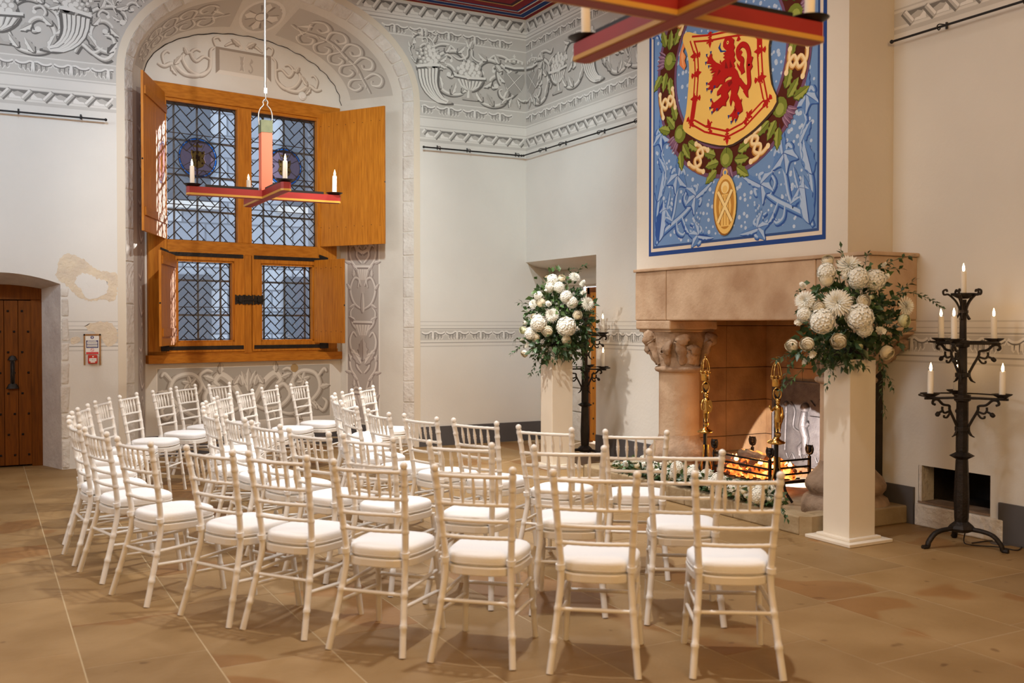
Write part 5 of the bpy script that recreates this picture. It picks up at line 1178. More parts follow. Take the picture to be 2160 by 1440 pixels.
dq = disc((.003, .090), .008, .0508, 12); pl.add(dq.v, dq.f); pl.build('call_point_plate', M['white_plastic'], cpb)
ar = MB(); dq = disc((.001, .057), .0045, .0516, 10); ar.add(dq.v, dq.f); ar.add([(-.022, -.0516, .060), (-.022, -.0516, .054), (-.010, -.0516, .057)], [(0, 1, 2)]); ar.add([(.024, -.0516, .060), (.024, -.0516, .054), (.012, -.0516, .057)], [(0, 1, 2)]); ar.build('call_point_symbol', M['black_print'], cpb)

# ------------------------------------------------------------------ candles
cand_body = MB().lathe([(.0205, 0), (.0205, .004), (.0195, .165), (.017, .172), (.005, .170)], 14).build('candle', M['wax'])
flame_m = MB().lathe([(.002, .170), (.0075, .178), (.0095, .190), (.0075, .206), (.003, .220), (.0006, .229)], 10).build('flame', M['flame'], cand_body)
first_c = True
def candle(loc, lab, s_=1, tilt=0, lit=True):
    global first_c
    if first_c: o = cand_body; first_c = False; f = flame_m
    else:
        o = cp(cand_body); f = cp(flame_m, o)
    o.location = loc; o.scale = (s_, s_, s_); o.rotation_euler = (tilt, tilt*.5, 0)
    return tag(o, lab, 'candle', 'ivory candles with flame tips')
# ------------------------------------------------------------------ cross-beam chandeliers
def chandelier(cx, cy, lab, where):
    z0, h, w_, L = 2.69, .072, .085, .69
    t = thing('cross_beam_chandelier', lab, 'chandelier', (cx, cy, z0))
    for ax in (0, 1):
        e = .018; P = [(-L, -w_/2+e), (-L+e, -w_/2), (L-e, -w_/2), (L, -w_/2+e), (L, w_/2-e), (L-e, w_/2), (-L+e, w_/2), (-L, w_/2-e)]
        if ax: P = [(-y, x) for x, y in P]
        k = .0004*ax
        bm = MB().prism([(x, y, k) for x, y in P], [(x, y, h-k) for x, y in P]).build('beam', M['red'], t)
        gs = MB(); Q = [(x*(1+.0012/L), y*(1+.05)) for x, y in P] if not ax else [(x*1.05, y*(1+.0012/L)) for x, y in P]
        gs.prism([(x, y, -.0012+k) for x, y in Q], [(x, y, .017-.0006*ax) for x, y in Q])
        R_ = [(x*.992, y*.78) for x, y in P] if not ax else [(x*.78, y*.992) for x, y in P]
        gs.build('gold_edge', M['gold_paint'], bm)
        MB().prism([(x, y, -.002-.0008*ax) for x, y in R_], [(x, y, .004) for x, y in R_]).build('beam_underside', M['red'], bm)
        for s in (-1, 1):
            c = (s*.30, 0) if not ax else (0, s*.30); d = (.46, .05) if not ax else (.05, .46)
            MB().box((c[0], c[1], h+.012), (d[0], d[1], .024)).build('black_trough', M['black_steel'], t)
            p = (s*(L-.05), 0) if not ax else (0, s*(L-.05))
            MB().lathe([(.02, 0), (.05, .006), (.075, .022), (.078, .024), (.05, .014), (.01, .010)], 20, (p[0], p[1], h)).build('drip_pan', M['black_steel'], t)
    MB().box((0, 0, h+.26), (.10, .10, .52)).build('post', M['spotlit_red'], t, bevel=.004)
    MB().box((0, 0, h+.575), (.104, .104, .11)).build('post_cap', M['green_cap'], t)
    zt = h+.60; bl_ = MB()
    bl_.tube(cr([(-.055, 0, zt-.01), (-.062, 0, zt+.07), (-.05, 0, zt+.13), (-.018, 0, zt+.17), (-.022, 0, zt+.20), (0, 0, zt+.225), (.022, 0, zt+.20), (.018, 0, zt+.17), (.05, 0, zt+.13), (.062, 0, zt+.07), (.055, 0, zt-.01)], 4), .006, 6)
    bl_.build('hanging_bail', M['steel'], t)
    hk = MB().tube(cr([(0, .012, zt+.215), (0, 0, zt+.205), (0, -.014, zt+.225), (0, -.008, zt+.255), (0, 0, zt+.29)], 4), .006, 6); hk.box((0, 0, zt+.30), (.03, .02, .05)); hk.build('hook', M['steel'], t)
    MB().tube([(0, 0, zt+.30), (0, 0, ZC-z0)], .011, 8).build('suspension_rod', M['steel'], t)
    dirs = {'right': (1, 0), 'left': (-1, 0), 'near': (0, -1), 'far': (0, 1)}
    for n_, (dx, dy) in dirs.items():
        candle((cx+dx*(L-.05), cy+dy*(L-.05), z0+h+.0102), 'ivory candle on the %s arm of the %s' % ({'right': 'fireplace-side', 'left': 'door-side', 'near': 'camera-side', 'far': 'window-side'}[n_], where), 1, .02*(dx-dy))
    return t
chandelier(2.275, 8.98, 'red cross-beam chandelier hanging in front of the oak window', 'chandelier before the window')
chandelier(2.27, 2.95, 'red cross-beam chandelier hanging close overhead before the mural', 'chandelier close overhead')

# ------------------------------------------------------------------ iron candelabra
def candelabrum(cx, cy, lab, where):
    t = thing('iron_candelabrum', lab, 'candelabra', (cx, cy, .0015))
    D = lambda ph, r, z: Vector(((math.cos(ph)*_RT[0]+math.sin(ph)*_FW[0])*r, (math.cos(ph)*_RT[1]+math.sin(ph)*_FW[1])*r, z))
    A1 = [math.radians(a) for a in (75, 195, 315)]; A2 = [math.radians(a) for a in (-10, 110, 230)]
    MB().lathe([(.05, .10), (.085, .115), (.09, .13), (.075, .15), (.045, .175), (.048, .20), (.052, .34), (.042, .60), (.04, .615), (.085, .64), (.04, .665), (.042, .68), (.04, 1.02), (.055, 1.03), (.055, 1.07), (.03, 1.075), (.028, 1.40), (.045, 1.41), (.045, 1.45), (.024, 1.455), (.022, 1.74)], 8, smooth=False).build('column', M['iron'], t)
    for ph in A1:
        pts = cr([D(ph, .03, .125), D(ph, .12, .125), D(ph, .21, .105), D(ph, .265, .05), D(ph, .28, .012), D(ph, .315, .010)], 5)
        MB().tube(pts, .021, 8, flat=.8).build('leg', M['iron'], t)
    def tier(z, r, angs, zs):
        MB().tube([D(2*pi*k/40, r+.02, z+.012) for k in range(41)], .0055, 6, False).build('hoop', M['iron'], t)
        for ph in angs:
            m = MB().bar(D(ph, .02, z), D(ph, r+.04, z), .022, .016)
            m.tube(cr([D(ph, .045, z-.20), D(ph, .07, z-.15), D(ph, .105, z-.085), D(ph, .11, z-.055), D(ph, .16, z-.045), D(ph, .20, z-.012), D(ph, .235, z-.012), D(ph, .245, z-.035), D(ph, .225, z-.045)], 4), .0095, 6)
            m.tube(cr([D(ph, .10, z-.09), D(ph, .145, z-.105), D(ph, .165, z-.085), D(ph, .165, z-.06)], 4), .008, 6)
            m.tube(cr([D(ph, .165, z-.09), D(ph, .195, z-.105), D(ph, .215, z-.125)], 4), [.008]*4+[.016]*3+[.014, .008], 6)
            m.tube(cr([D(ph, .10, z-.10), D(ph, .125, z-.135), D(ph, .15, z-.135), D(ph, .15, z-.12)], 4), .0075, 6)
            m.build('bracket', M['iron'], t)
            MB().lathe([(.025, -.006), (.03, .004), (.062, .022), (.068, .030), (.062, .028), (.03, .014), (.005, .012)], 16, D(ph, r, z+.008)).build('drip_pan', M['iron'], t)
        cl = MB()
        for ph in angs: cl.tube(cr([D(ph, .045, z-.19), D(ph, .045, z-.23), D(ph, .06, z-.26), D(ph, .085, z-.275)], 4), [.009]*9+[.006, .005, .004, .003], 6)
        cl.lathe([(.05, z-.235), (.05, z-.205)], 8, smooth=False); cl.build('collar', M['iron'], t)
    tier(1.05, .265, A1, 0); tier(1.43, .205, A2, 0)
    tp = MB()
    for k in range(5):
        ph = 2*pi*k/5+.3
        tp.tube(cr([D(ph, .05, 1.60), D(ph, .026, 1.64), D(ph, .026, 1.68), D(ph, .05, 1.73), D(ph, .095, 1.775), D(ph, .125, 1.775), D(ph, .13, 1.80), D(ph, .11, 1.81), D(ph, .105, 1.795)], 4), .008, 6)
    tp.lathe([(.035, 1.645), (.035, 1.665)], 8, smooth=False); tp.lathe([(.03, 1.745), (.08, 1.77), (.085, 1.785), (.03, 1.77), (.005, 1.765)], 16); tp.build('crown', M['iron'], t)
    candle((cx, cy, 1.768), 'ivory candle on the very top of the candelabrum '+where, 1)
    nm = {75: 'back', 195: 'left', 315: 'right'}; nm2 = {-10: 'right', 110: 'back', 230: 'left'}
    for a, ph in zip((75, 195, 315), A1):
        p = D(ph, .265, 1.05+.022); candle((cx+p.x, cy+p.y, p.z), '%s ivory candle on the lower tier of the candelabrum %s' % (nm[a], where), 1, .01)
    for a, ph in zip((-10, 110, 230), A2):
        p = D(ph, .205, 1.43+.022); candle((cx+p.x, cy+p.y, p.z), '%s ivory candle on the middle tier of the candelabrum %s' % (nm2[a], where), 1, -.012)
candelabrum(6.10, 4.69, 'black iron three-tier candelabrum standing by the low vent', 'by the low vent')
candelabrum(6.08, 9.63, 'black iron candelabrum half hidden behind the far flower pedestal', 'behind the far pedestal')
# cable from the near candelabrum and a floor socket lid
tag(MB().tube(cr([onZ(2037, 1118, .10), onZ(2034, 1144, .008), onZ(2060, 1150, .006), onZ(2105, 1153, .006), onZ(2145, 1160, .006), onZ(2156, 1150, .006), onZ(2152, 1138, .006), onZ(2128, 1134, .006), onZ(2112, 1139, .006), onZ(2080, 1141, .006), onZ(2050, 1145, .006)], 6), .004, 6).build('power_cable', M['black_steel']), 'thin black cable looping on the floor under the candelabrum', 'cable')
p = onZ(2112, 1146, 0); tag(MB().lathe([(.075, .0012), (.075, .003), (.07, .004), (.01, .004)], 20, (p.x, p.y, 0)).build('floor_socket_lid', M['grey_base']), 'round grey socket lid set in the flagstones', 'socket')

# ------------------------------------------------------------------ pedestals
def pedestal(cx, cy, lab):
    t = thing('square_pedestal', lab, 'pedestal', (cx, cy, .001), 0, 'cream flower pedestals')
    MB().box((0, 0, .012), (.43, .43, .024)).build('base_board', M['white_paint'], t, bevel=.004)
    MB().box((0, 0, .034), (.32, .32, .022)).build('base_moulding', M['white_paint'], t, bevel=.006)
    MB().box((0, 0, .68), (.25, .25, 1.272)).build('shaft', M['white_paint'], t, bevel=.003)
    MB().box((.1265, 0, .68), (.006, .25, 1.272)).build('side_board', M['white_paint'], t)
pedestal(5.56, 5.22, 'cream square pedestal on the near side of the hearth'); pedestal(5.545, 9.365, 'cream square pedestal on the far side by the corner')

# ------------------------------------------------------------------ flowers and foliage
def petal(mb, base, dirv, up, ln, wd, cup, n=4, edge=.35):
    d = dirv.normalized(); x = d.cross(up); x = x.normalized() if x.length > 1e-6 else d.orthogonal().normalized(); nrm = x.cross(d).normalized(); vs = []
    for i in range(n+1):
        t = i/n; w_ = wd*math.sin(pi*(.12+.80*t))**.8*(1 if t < .98 else .75); c = base+d*(ln*t)+nrm*(cup*t*t*ln)
        vs += [c-x*w_+nrm*(w_*edge), c+x*0, c+x*w_+nrm*(w_*edge)]
    mb.add(vs, [(3*i+j, 3*i+j+1, 3*i+j+4, 3*i+j+3) for i in range(n) for j in (0, 1)], None, True)
def rose():
    m = MB()
    for ring, (R_, k, t0, lip) in enumerate(((1.0, 5, 64, 1.10), (.90, 5, 52, 1.07), (.79, 5, 44, 1.05), (.67, 4, 38, 1.04), (.53, 4, 31, 1.03), (.38, 3, 20, 1.02), (.22, 2, 6, 1.0))):
        for i in range(k):
            a0 = 2*pi*i/k+ring*.75; wd = 2*pi/k*.68; G = 5; vs = []
            for u in range(G+1):
                for v in range(G+1):
                    f = u/G; az = a0+wd*(2*v/G-1); side = abs(2*v/G-1)
                    th = math.radians(125-(125-t0-14*side**2)*f); r = R_*(1+(lip-1)*f**4)*(1-.05*(2*v/G-1))
                    vs.append((r*math.sin(th)*math.cos(az), r*math.sin(th)*math.sin(az), r*math.cos(th)*.92+.035*ring))
            m.add(vs, [(u*(G+1)+v, u*(G+1)+v+1, (u+1)*(G+1)+v+1, (u+1)*(G+1)+v) for u in range(G) for v in range(G)], None, True)
    return m
def mum():
    m = MB(); r = random.Random(2); Z = Vector((0, 0, 1))
    for k in range(120):
        f = (k+.5)/120; th = f**.6*1.85; a = k*2.39996; o = Vector((math.cos(a), math.sin(a), 0)); d = Z*math.cos(th)+o*math.sin(th)
        petal(m, d*.12, d, o if th > .2 else Vector((1, 0, 0)), .62+.35*f, .065, .22, 3)
    return m
def hydrangea():
    m = MB(); r = random.Random(3)
    for k in range(170):
        z = 1-2*(k+.5)/170; z = max(z, -.55); a = k*2.39996; q = math.sqrt(1-z*z); n_ = Vector((q*math.cos(a), q*math.sin(a), z)); c = n_*(.80+.16*r.random()); x = n_.orthogonal().normalized(); x.rotate(Matrix.Rotation(r.random()*6, 3, n_)); y = n_.cross(x)
        for j in range(4):
            d = (x*math.cos(j*pi/2)+y*math.sin(j*pi/2)); e = (x*math.cos(j*pi/2+pi/2)+y*math.sin(j*pi/2+pi/2))
            m.add([c, c+d*.10-e*.085+n_*.05, c+d*.19+n_*.07*r.random(), c+d*.10+e*.085+n_*.05], [(0, 1, 2, 3)])
    m.ball((0, 0, -.06), .78, 12, 8); return m
def stock():
    m = MB(); r = random.Random(4)
    for k in range(26):
        a = k*2.4; z = 1.6*k/26-.5; q = .42*(1-.6*k/26); c = Vector((q*math.cos(a), q*math.sin(a), z))
        for j in range(5): b_ = a+j*2*pi/5; d = Vector((math.cos(b_), math.sin(b_), .3*r.random())); petal(m, c, d, Vector((0, 0, 1)), .26, .12, .3, 2)
    m.tube([(0, 0, -1.0), (0, 0, 1.1)], .05, 5); return m
FM = {'rose': rose(), 'mum': mum(), 'hyd': hydrangea(), 'stock': stock()}; FD = {}
NAMES = {'rose': 'rose', 'mum': 'chrysanthemum', 'hyd': 'hydrangea', 'stock': 'stock_flower'}
def bloom(kind, m, parent, org, loc, r, dirv):
    key = (kind, m)
    if key not in FD: o = FM[kind].build(NAMES[kind], M[m], parent); FD[key] = o
    else: o = cp(FD[key], parent)
    o.location = loc-org; o.scale = (r, r, r); q = dirv.to_track_quat('Z', 'Y'); e = q.to_euler(); o.rotation_euler = e; return o
def leafq(mb, base, d, nrm, ln, wd):
    x = d.cross(nrm).normalized(); n_ = x.cross(d).normalized(); tip = base+d*ln-n_*ln*.18; c = base+d*ln*.45
    mb.add([base, c-x*wd+n_*wd*.25, tip, c+x*wd+n_*wd*.25, c], [(0, 1, 4), (1, 2, 4), (2, 3, 4), (3, 0, 4)], None, True)
def branch(path, lf, wd, n, parent, org, m='leaf', seed=0, name='leafy_branch'):
    r = random.Random(seed); C = cr(path, 6); mb = MB(); mb.tube(C, [.003*(1-.6*i/len(C)) for i in range(len(C))], 4)
    for k in range(n):
        i = min(len(C)-2, int((k+.6)/n*(len(C)-1))); p = C[i]; d = (C[i+1]-C[i]).normalized(); o = d.orthogonal().normalized(); o.rotate(Matrix.Rotation(k*2.4+r.random(), 3, d))
        dd = (d*.75+o*.8).normalized(); leafq(mb, p, dd, Vector((r.uniform(-1, 1), r.uniform(-1, 1), 1)).normalized(), lf*r.uniform(.7, 1.2), wd*r.uniform(.8, 1.2))
    leafq(mb, C[-1], (C[-1]-C[-2]).normalized(), Vector((0, 0, 1)), lf, wd)
    return mb.build(name, M[m], parent, org)
def foliage(parent, org, c, rad, n, lf, seed, m='leaf', zlo=-1):
    r = random.Random(seed); mb = MB()
    for k in range(n):
        while 1:
            d = Vector((r.gauss(0, 1), r.gauss(0, 1), r.gauss(0, 1))).normalized()
            if d.z > zlo: break
        q = r.uniform(.35, .98); p = c+Vector((d.x*rad[0], d.y*rad[1], d.z*rad[2]))*q
        dd = (d+Vector((r.uniform(-.8, .8), r.uniform(-.8, .8), r.uniform(-.8, .5)))).normalized(); leafq(mb, p, dd, Vector((r.uniform(-1, 1), r.uniform(-1, 1), r.uniform(0, 1))).normalized(), lf*r.uniform(.6, 1.3), lf*.30)
    for k in range(26):
        d = Vector((r.gauss(0, 1), r.gauss(0, 1), r.gauss(0, .8))).normalized(); mb.tube([c+Vector((0, 0, -rad[2]*.8)), c+Vector((d.x*rad[0], d.y*rad[1], d.z*rad[2]))*.8], .003, 4)
    o = mb.build('foliage', M[m], parent, org); tag(o, kind='stuff'); return o
def arrangement(px, py, lab, u0, v0, sc, dep, items, twigs, cpx, rpx, fol, lf):
    org = Vector((px, py, 1.3185)); t = thing('flower_arrangement', lab, 'flowers', org, 0, 'tall white flower arrangements')
    k = FPX/dep; cc = atD(cpx[0], cpx[1], dep); R_ = (rpx[0]/k, rpx[1]/k)
    MB().lathe([(.10, .0), (.115, .02), (.12, .09), (.105, .10)], 16).build('bowl', M['iron'], t)
    def place(x, y, push=1.0):
        u, v = u0+x/sc, v0+y/sc; q = ((u-cpx[0])/rpx[0])**2+((v-cpx[1])/rpx[1])**2; return atD(u, v, dep-push*R_[0]*.85*math.sqrt(max(0, 1-q*.8)))
    for kind, m, x, y, r in items:
        p = place(x, y); d = (p-cc); d = (d.normalized()+Vector((-_FW[0], -_FW[1], .1))*.75).normalized(); bloom(kind, m, t, org, p, r/sc/k*(1.0 if kind != 'hyd' else .96), d)
    for j, (pts, m, n_, l) in enumerate(twigs):
        P_ = [place(x, y, .75) if i == 0 else atD(u0+x/sc, v0+y/sc, dep-dz) for i, (x, y, dz) in enumerate(pts)]; branch(P_, l, l*.24, n_, t, org, m, j)
    for c, rd, n_, sd, m in fol:
        foliage(t, org, atD(c[0], c[1], dep-c[2]), (rd[0], rd[1], rd[2]), n_, lf, sd, m)
W_, C_, G_ = 'petal_w', 'petal_c', 'petal_g'
itR = [('hyd', W_, 430, 280, 80), ('hyd', W_, 680, 325, 92), ('hyd', W_, 815, 340, 88), ('hyd', W_, 395, 670, 105), ('hyd', W_, 695, 640, 112), ('hyd', W_, 250, 615, 62), ('hyd', W_, 730, 730, 70), ('rose', C_, 430, 335, 55), ('rose', C_, 725, 510, 50), ('rose', C_, 365, 560, 48), ('rose', C_, 525, 828, 60), ('rose', C_, 152, 865, 50), ('rose', C_, 275, 852, 54), ('rose', C_, 912, 922, 54), ('rose', C_, 440, 188, 46), ('rose', G_, 1050, 668, 50), ('mum', W_, 610, 232, 95), ('mum', W_, 520, 525, 105), ('mum', W_, 258, 508, 78), ('mum', W_, 1062, 550, 78), ('stock', W_, 860, 745, 55), ('stock', W_, 320, 935, 45), ('stock', W_, 260, 990, 40), ('stock', W_, 240, 385, 40), ('stock', W_, 205, 680, 48), ('stock', W_, 890, 330, 50), ('stock', W_, 570, 320, 36), ('rose', G_, 700, 872, 20), ('rose', G_, 790, 480, 18), ('stock', W_, 885, 225, 30)]
twR = [([(800, 300, 0), (870, 240, .1), (960, 190, .1), (1100, 150, .08)], 'leaf', 16, .055), ([(820, 330, 0), (900, 260, .05), (1020, 255, .05)], 'leaf', 9, .05), ([(540, 230, 0), (548, 160, .1), (545, 85, .1)], 'leaf', 5, .05), ([(740, 220, 0), (745, 170, .0), (760, 135, .0)], 'leaf', 5, .04), ([(950, 480, 0), (1080, 440, .1), (1180, 465, .1), (1280, 510, .1), (1350, 560, .1)], 'leaf', 34, .036), ([(960, 500, 0), (1060, 400, .12), (1130, 350, .12)], 'leaf', 9, .05), ([(880, 900, 0), (880, 1010, .14), (900, 1120, .14), (870, 1230, .14), (900, 1420, .14)], 'leaf', 30, .045), ([(860, 930, 0), (850, 1050, .16), (930, 1130, .16), (960, 1215, .16)], 'leaf', 18, .042), ([(480, 930, 0), (430, 1000, .25), (460, 1080, .25), (430, 1200, .25)], 'leaf', 18, .042), ([(520, 960, 0), (480, 1010, .25), (490, 1110, .25)], 'leaf', 11, .04), ([(250, 900, 0), (150, 930, .1), (80, 960, .1), (20, 985, .1)], 'leaf', 20, .045), ([(250, 930, 0), (150, 1000, .1), (100, 1130, .1), (60, 1230, .1)], 'leaf', 20, .045), ([(300, 960, 0), (240, 1050, .15), (120, 1180, .15)], 'leaf2', 14, .04), ([(880, 560, 0), (920, 520, .2), (960, 620, .2), (900, 700, .2)], 'leaf', 26, .035), ([(900, 740, 0), (1000, 770, .1), (1070, 760, .1)], 'leaf', 6, .085), ([(600, 900, 0), (600, 980, .28), (610, 1030, .28)], 'leaf', 8, .06), ([(420, 930, 0), (470, 940, .3), (560, 890, .3)], 'leaf2', 9, .06), ([(250, 420, 0), (215, 430, .1), (195, 450, .1)], 'leaf', 6, .04), ([(700, 700, 0), (680, 660, .35), (690, 640, .35)], 'leaf', 5, .035), ([(720, 960, 0), (700, 1000, .28), (740, 1040, .28)], 'leaf', 9, .06), ([(1000, 560, 0), (1040, 470, .1), (1020, 400, .1)], 'leaf', 9, .045)]
arrangement(5.56, 5.22, 'large white rose and hydrangea arrangement on the near pedestal', 1630, 500, 1364/360., 7.22, itR, twR, (1790, 660), (135, 125), [((1790, 660, .04), (.36, .34, .34), 520, 3, 'leaf'), ((1760, 730, .12), (.30, .26, .18), 260, 4, 'leaf'), ((1790, 620, .1), (.34, .3, .3), 160, 5, 'leaf2'), ((1855, 690, .05), (.16, .2, .2), 140, 6, 'leaf')], .065)
itL = [('hyd', W_, 490, 370, 78), ('hyd', W_, 560, 440, 66), ('hyd', W_, 460, 440, 55), ('hyd', W_, 640, 545, 75), ('hyd', W_, 700, 605, 70), ('hyd', W_, 340, 535, 55), ('hyd', W_, 340, 830, 98), ('hyd', W_, 640, 868, 115), ('hyd', W_, 255, 945, 75), ('rose', C_, 445, 355, 42), ('rose', C_, 365, 605, 50), ('rose', C_, 760, 742, 50), ('rose', C_, 435, 915, 58), ('rose', C_, 640, 1015, 52), ('rose', C_, 305, 985, 46), ('rose', G_, 172, 905, 40), ('rose', C_, 185, 1160, 40), ('rose', C_, 590, 345, 40), ('mum', W_, 730, 330, 62), ('mum', W_, 280, 620, 50), ('mum', W_, 485, 740, 74), ('mum', W_, 870, 620, 78), ('stock', W_, 445, 620, 52), ('stock', W_, 810, 405, 50), ('stock', W_, 230, 1060, 50), ('stock', W_, 420, 490, 36), ('rose', W_, 187, 825, 22), ('stock', W_, 815, 500, 36), ('rose', C_, 290, 765, 36), ('stock', W_, 170, 1000, 30)]
twL = [([(740, 330, 0), (760, 290, .1), (800, 220, .1), (850, 205, .1)], 'leaf', 14, .05), ([(690, 320, 0), (690, 280, .1), (665, 255, .1), (720, 240, .1)], 'leaf', 7, .05), ([(640, 400, 0), (640, 360, .15), (610, 340, .15)], 'leaf', 8, .06), ([(320, 620, 0), (220, 620, .1), (130, 610, .1)], 'leaf', 8, .06), ([(260, 720, 0), (210, 700, .1), (180, 740, .1), (210, 790, .1)], 'leaf2', 9, .055), ([(400, 520, 0), (370, 470, .1), (350, 455, .1)], 'leaf', 5, .06), ([(250, 1040, 0), (150, 1080, .1), (90, 1120, .1), (50, 1165, .1)], 'leaf', 14, .05), ([(240, 1000, 0), (140, 1010, .1), (95, 1000, .1), (75, 1030, .1)], 'leaf', 8, .05), ([(300, 1100, 0), (290, 1200, .15), (300, 1290, .15), (240, 1400, .15)], 'leaf', 24, .045), ([(320, 1120, 0), (330, 1230, .18), (370, 1290, .18), (330, 1380, .18)], 'leaf', 18, .045), ([(560, 1060, 0), (545, 1140, .25), (520, 1270, .25)], 'leaf', 14, .045), ([(580, 1070, 0), (600, 1120, .25), (570, 1200, .25)], 'leaf', 8, .045), ([(820, 800, 0), (850, 950, .1), (830, 1150, .1), (820, 1300, .1), (830, 1430, .1)], 'leaf', 44, .045), ([(840, 780, 0), (900, 700, .0), (960, 745, .0)], 'leaf', 14, .045), ([(830, 850, 0), (900, 830, .05), (920, 980, .05), (930, 1060, .05)], 'leaf', 18, .045), ([(760, 1050, 0), (730, 1130, .15), (750, 1290, .1)], 'leaf', 10, .045), ([(420, 1100, 0), (410, 1180, .2), (420, 1240, .2)], 'leaf', 6, .10), ([(360, 1100, 0), (340, 1170, .2), (370, 1210, .2)], 'leaf', 6, .10), ([(700, 560, 0), (760, 500, .2), (790, 460, .2)], 'leaf', 14, .045), ([(560, 640, 0), (540, 560, .2), (520, 500, .2)], 'leaf2', 10, .06)]
arrangement(5.545, 9.365, 'large white rose and hydrangea arrangement on the far pedestal', 1070, 520, 1440/280., 10.87, itL, twL, (1178, 672), (82, 95), [((1178, 672, .03), (.37, .36, .42), 560, 13, 'leaf'), ((1175, 725, .12), (.36, .3, .20), 330, 14, 'leaf'), ((1215, 680, .05), (.24, .26, .34), 260, 15, 'leaf'), ((1170, 640, .12), (.3, .3, .4), 150, 16, 'leaf2')], .075)
# garland along the hearth kerb
ga = thing('hearth_garland', 'low garland of white roses and greenery along the hearth kerb', 'flowers', (5.62, 7.0, .1405)); go = Vector((5.62, 7.0, .1405))
rg = random.Random(21); GP = cr([(5.47, 8.0, .18), (5.46, 7.55, .20), (5.45, 7.0, .21), (5.44, 6.4, .20), (5.43, 5.85, .19)], 8)
for k, p in enumerate(GP[2:-1]):
    f = k/(len(GP)-3)
    for j in range(2 if k % 2 else 3):
        kind = rg.choice(['rose', 'hyd', 'stock', 'hyd', 'rose']); r = {'rose': .036, 'hyd': .062, 'stock': .05}[kind]
        if f < .12 and kind == 'hyd': kind, r = 'stock', .04
        q = p+Vector((rg.uniform(-.09, .11), rg.uniform(-.04, .04), rg.uniform(-.01, .09))); bloom(kind, rg.choice([W_, C_, W_]) if kind == 'rose' else W_, ga, go, q, r*rg.uniform(.85, 1.15), Vector((-.7, -.4, 1)))
    foliage(ga, go, p+Vector((.02, 0, .0)), (.14, .10, .085), 34, .06, 40+k, 'leaf' if k % 3 else 'leaf2', -.3)
for j, (u, v, du, dv) in enumerate(((1370, 1000, -25, -8), (1640, 1075, 20, 18), (1450, 1005, -20, -6), (1560, 1040, 20, -6), (1620, 1062, 20, 2))):
    a = onZ(u, v, .22); b_ = onZ(u+du, v+dv, .18); branch([a, a.lerp(b_, .5)+Vector((0, 0, .04)), b_], .045, .011, 12, ga, go, 'leaf', 80+j)

# ------------------------------------------------------------------ fire basket, logs, firedogs, fireback
GX0, GX1, GY0, GY1, HZ = 6.15, 6.62, 6.68, 7.435, .034
t = thing('fire_grate', 'black iron fire basket with thistle finials in the hearth', 'grate', (6.385, 7.06, HZ)); o3 = Vector((6.385, 7.06, HZ))
for x, y in ((GX0, GY0), (GX0, GY1), (GX1, GY0), (GX1, GY1)):
    q = Vector((x, y, 0)); po = MB().box((x, y, .22), (.022, .022, .30)).build('post', M['iron'], t, o3)
    f = MB().tube([q+Vector((0, 0, .37)), q+Vector((0, 0, .41))], .008, 6); f.ball(q+Vector((0, 0, .425)), .024, 8, 6)
    for s in (-1, 1): f.tube(cr([q+Vector((0, 0, .39)), q+Vector((0, s*.03, .40)), q+Vector((0, s*.042, .44)), q+Vector((0, s*.036, .475))], 4), [.010]*9+[.008, .006, .005, .003], 6)
    f.lathe([(.02, .44), (.026, .468), (.004, .455)], 8, (q.x, q.y, 0)); f.build('thistle_finial', M['iron'], po, o3)
for z in (.22, .28, .345):
    for a, b_ in (((GX0, GY0), (GX0, GY1)), ((GX0, GY0), (GX1, GY0)), ((GX0, GY1), (GX1, GY1))): MB().bar((*a, z), (*b_, z), .012, .016).build('bar', M['iron'], t, o3)
for k in range(9): y = GY0+(GY1-GY0)*(k+.5)/9; MB().bar((GX0, y, .15), (GX1, y, .15), .02, .012).build('floor_bar', M['iron'], t, o3)
for y in (GY0-.02, GY1+.02):
    MB().tube(cr([(GX1, y, .15), (GX0, y, .15), (GX0-.05, y, .12), (GX0-.06, y, .06), (GX0-.10, y, HZ+.012)], 5), .014, 8).build('leg', M['iron'], t, o3)
    MB().tube([(GX1, y, .15), (GX1, y, HZ)], .014, 8).build('leg', M['iron'], t, o3)
eb = MB(); re = random.Random(9)
for k in range(150):
    p = Vector((re.uniform(GX0+.03, GX1-.03), re.uniform(GY0+.03, GY1-.03), .17+re.random()**1.5*.13)); s_ = re.uniform(.02, .05)
    q = MB().ball((0, 0, 0), s_, 6, 4); R3 = Matrix.Rotation(re.random()*6, 3, 'Z')@Matrix.Rotation(re.random()*3, 3, 'X'); eb.add([p+R3@Vector((v.x*re.uniform(.7, 1.2), v.y*re.uniform(.7, 1.2), v.z)) for v in q.v], q.f)
tag(eb.build('ember_bed', M['ember'], None), 'bed of glowing orange embers filling the fire basket', 'embers', None, 'stuff')
for k in range(9):
    a = Vector((re.uniform(GX0+.06, GX1-.14), re.uniform(GY0+.06, GY1-.2), re.uniform(.27, .33))); an = re.uniform(-1.1, 1.1)+pi/2; l = re.uniform(.22, .36); b_ = a+Vector((math.cos(an)*l*.5, abs(math.sin(an))*l, re.uniform(-.03, .06)))
    C = [a.lerp(b_, i/6)+Vector((re.uniform(-.008, .008), 0, re.uniform(-.008, .008))) for i in range(7)]
    tag(MB().tube(C, [re.uniform(.034, .050) for _ in C], 7, smooth=False).build('fire_log', M['log']), 'charred log lying on the glowing fire basket', 'log', 'logs in the fire basket')
fl_ = MB()
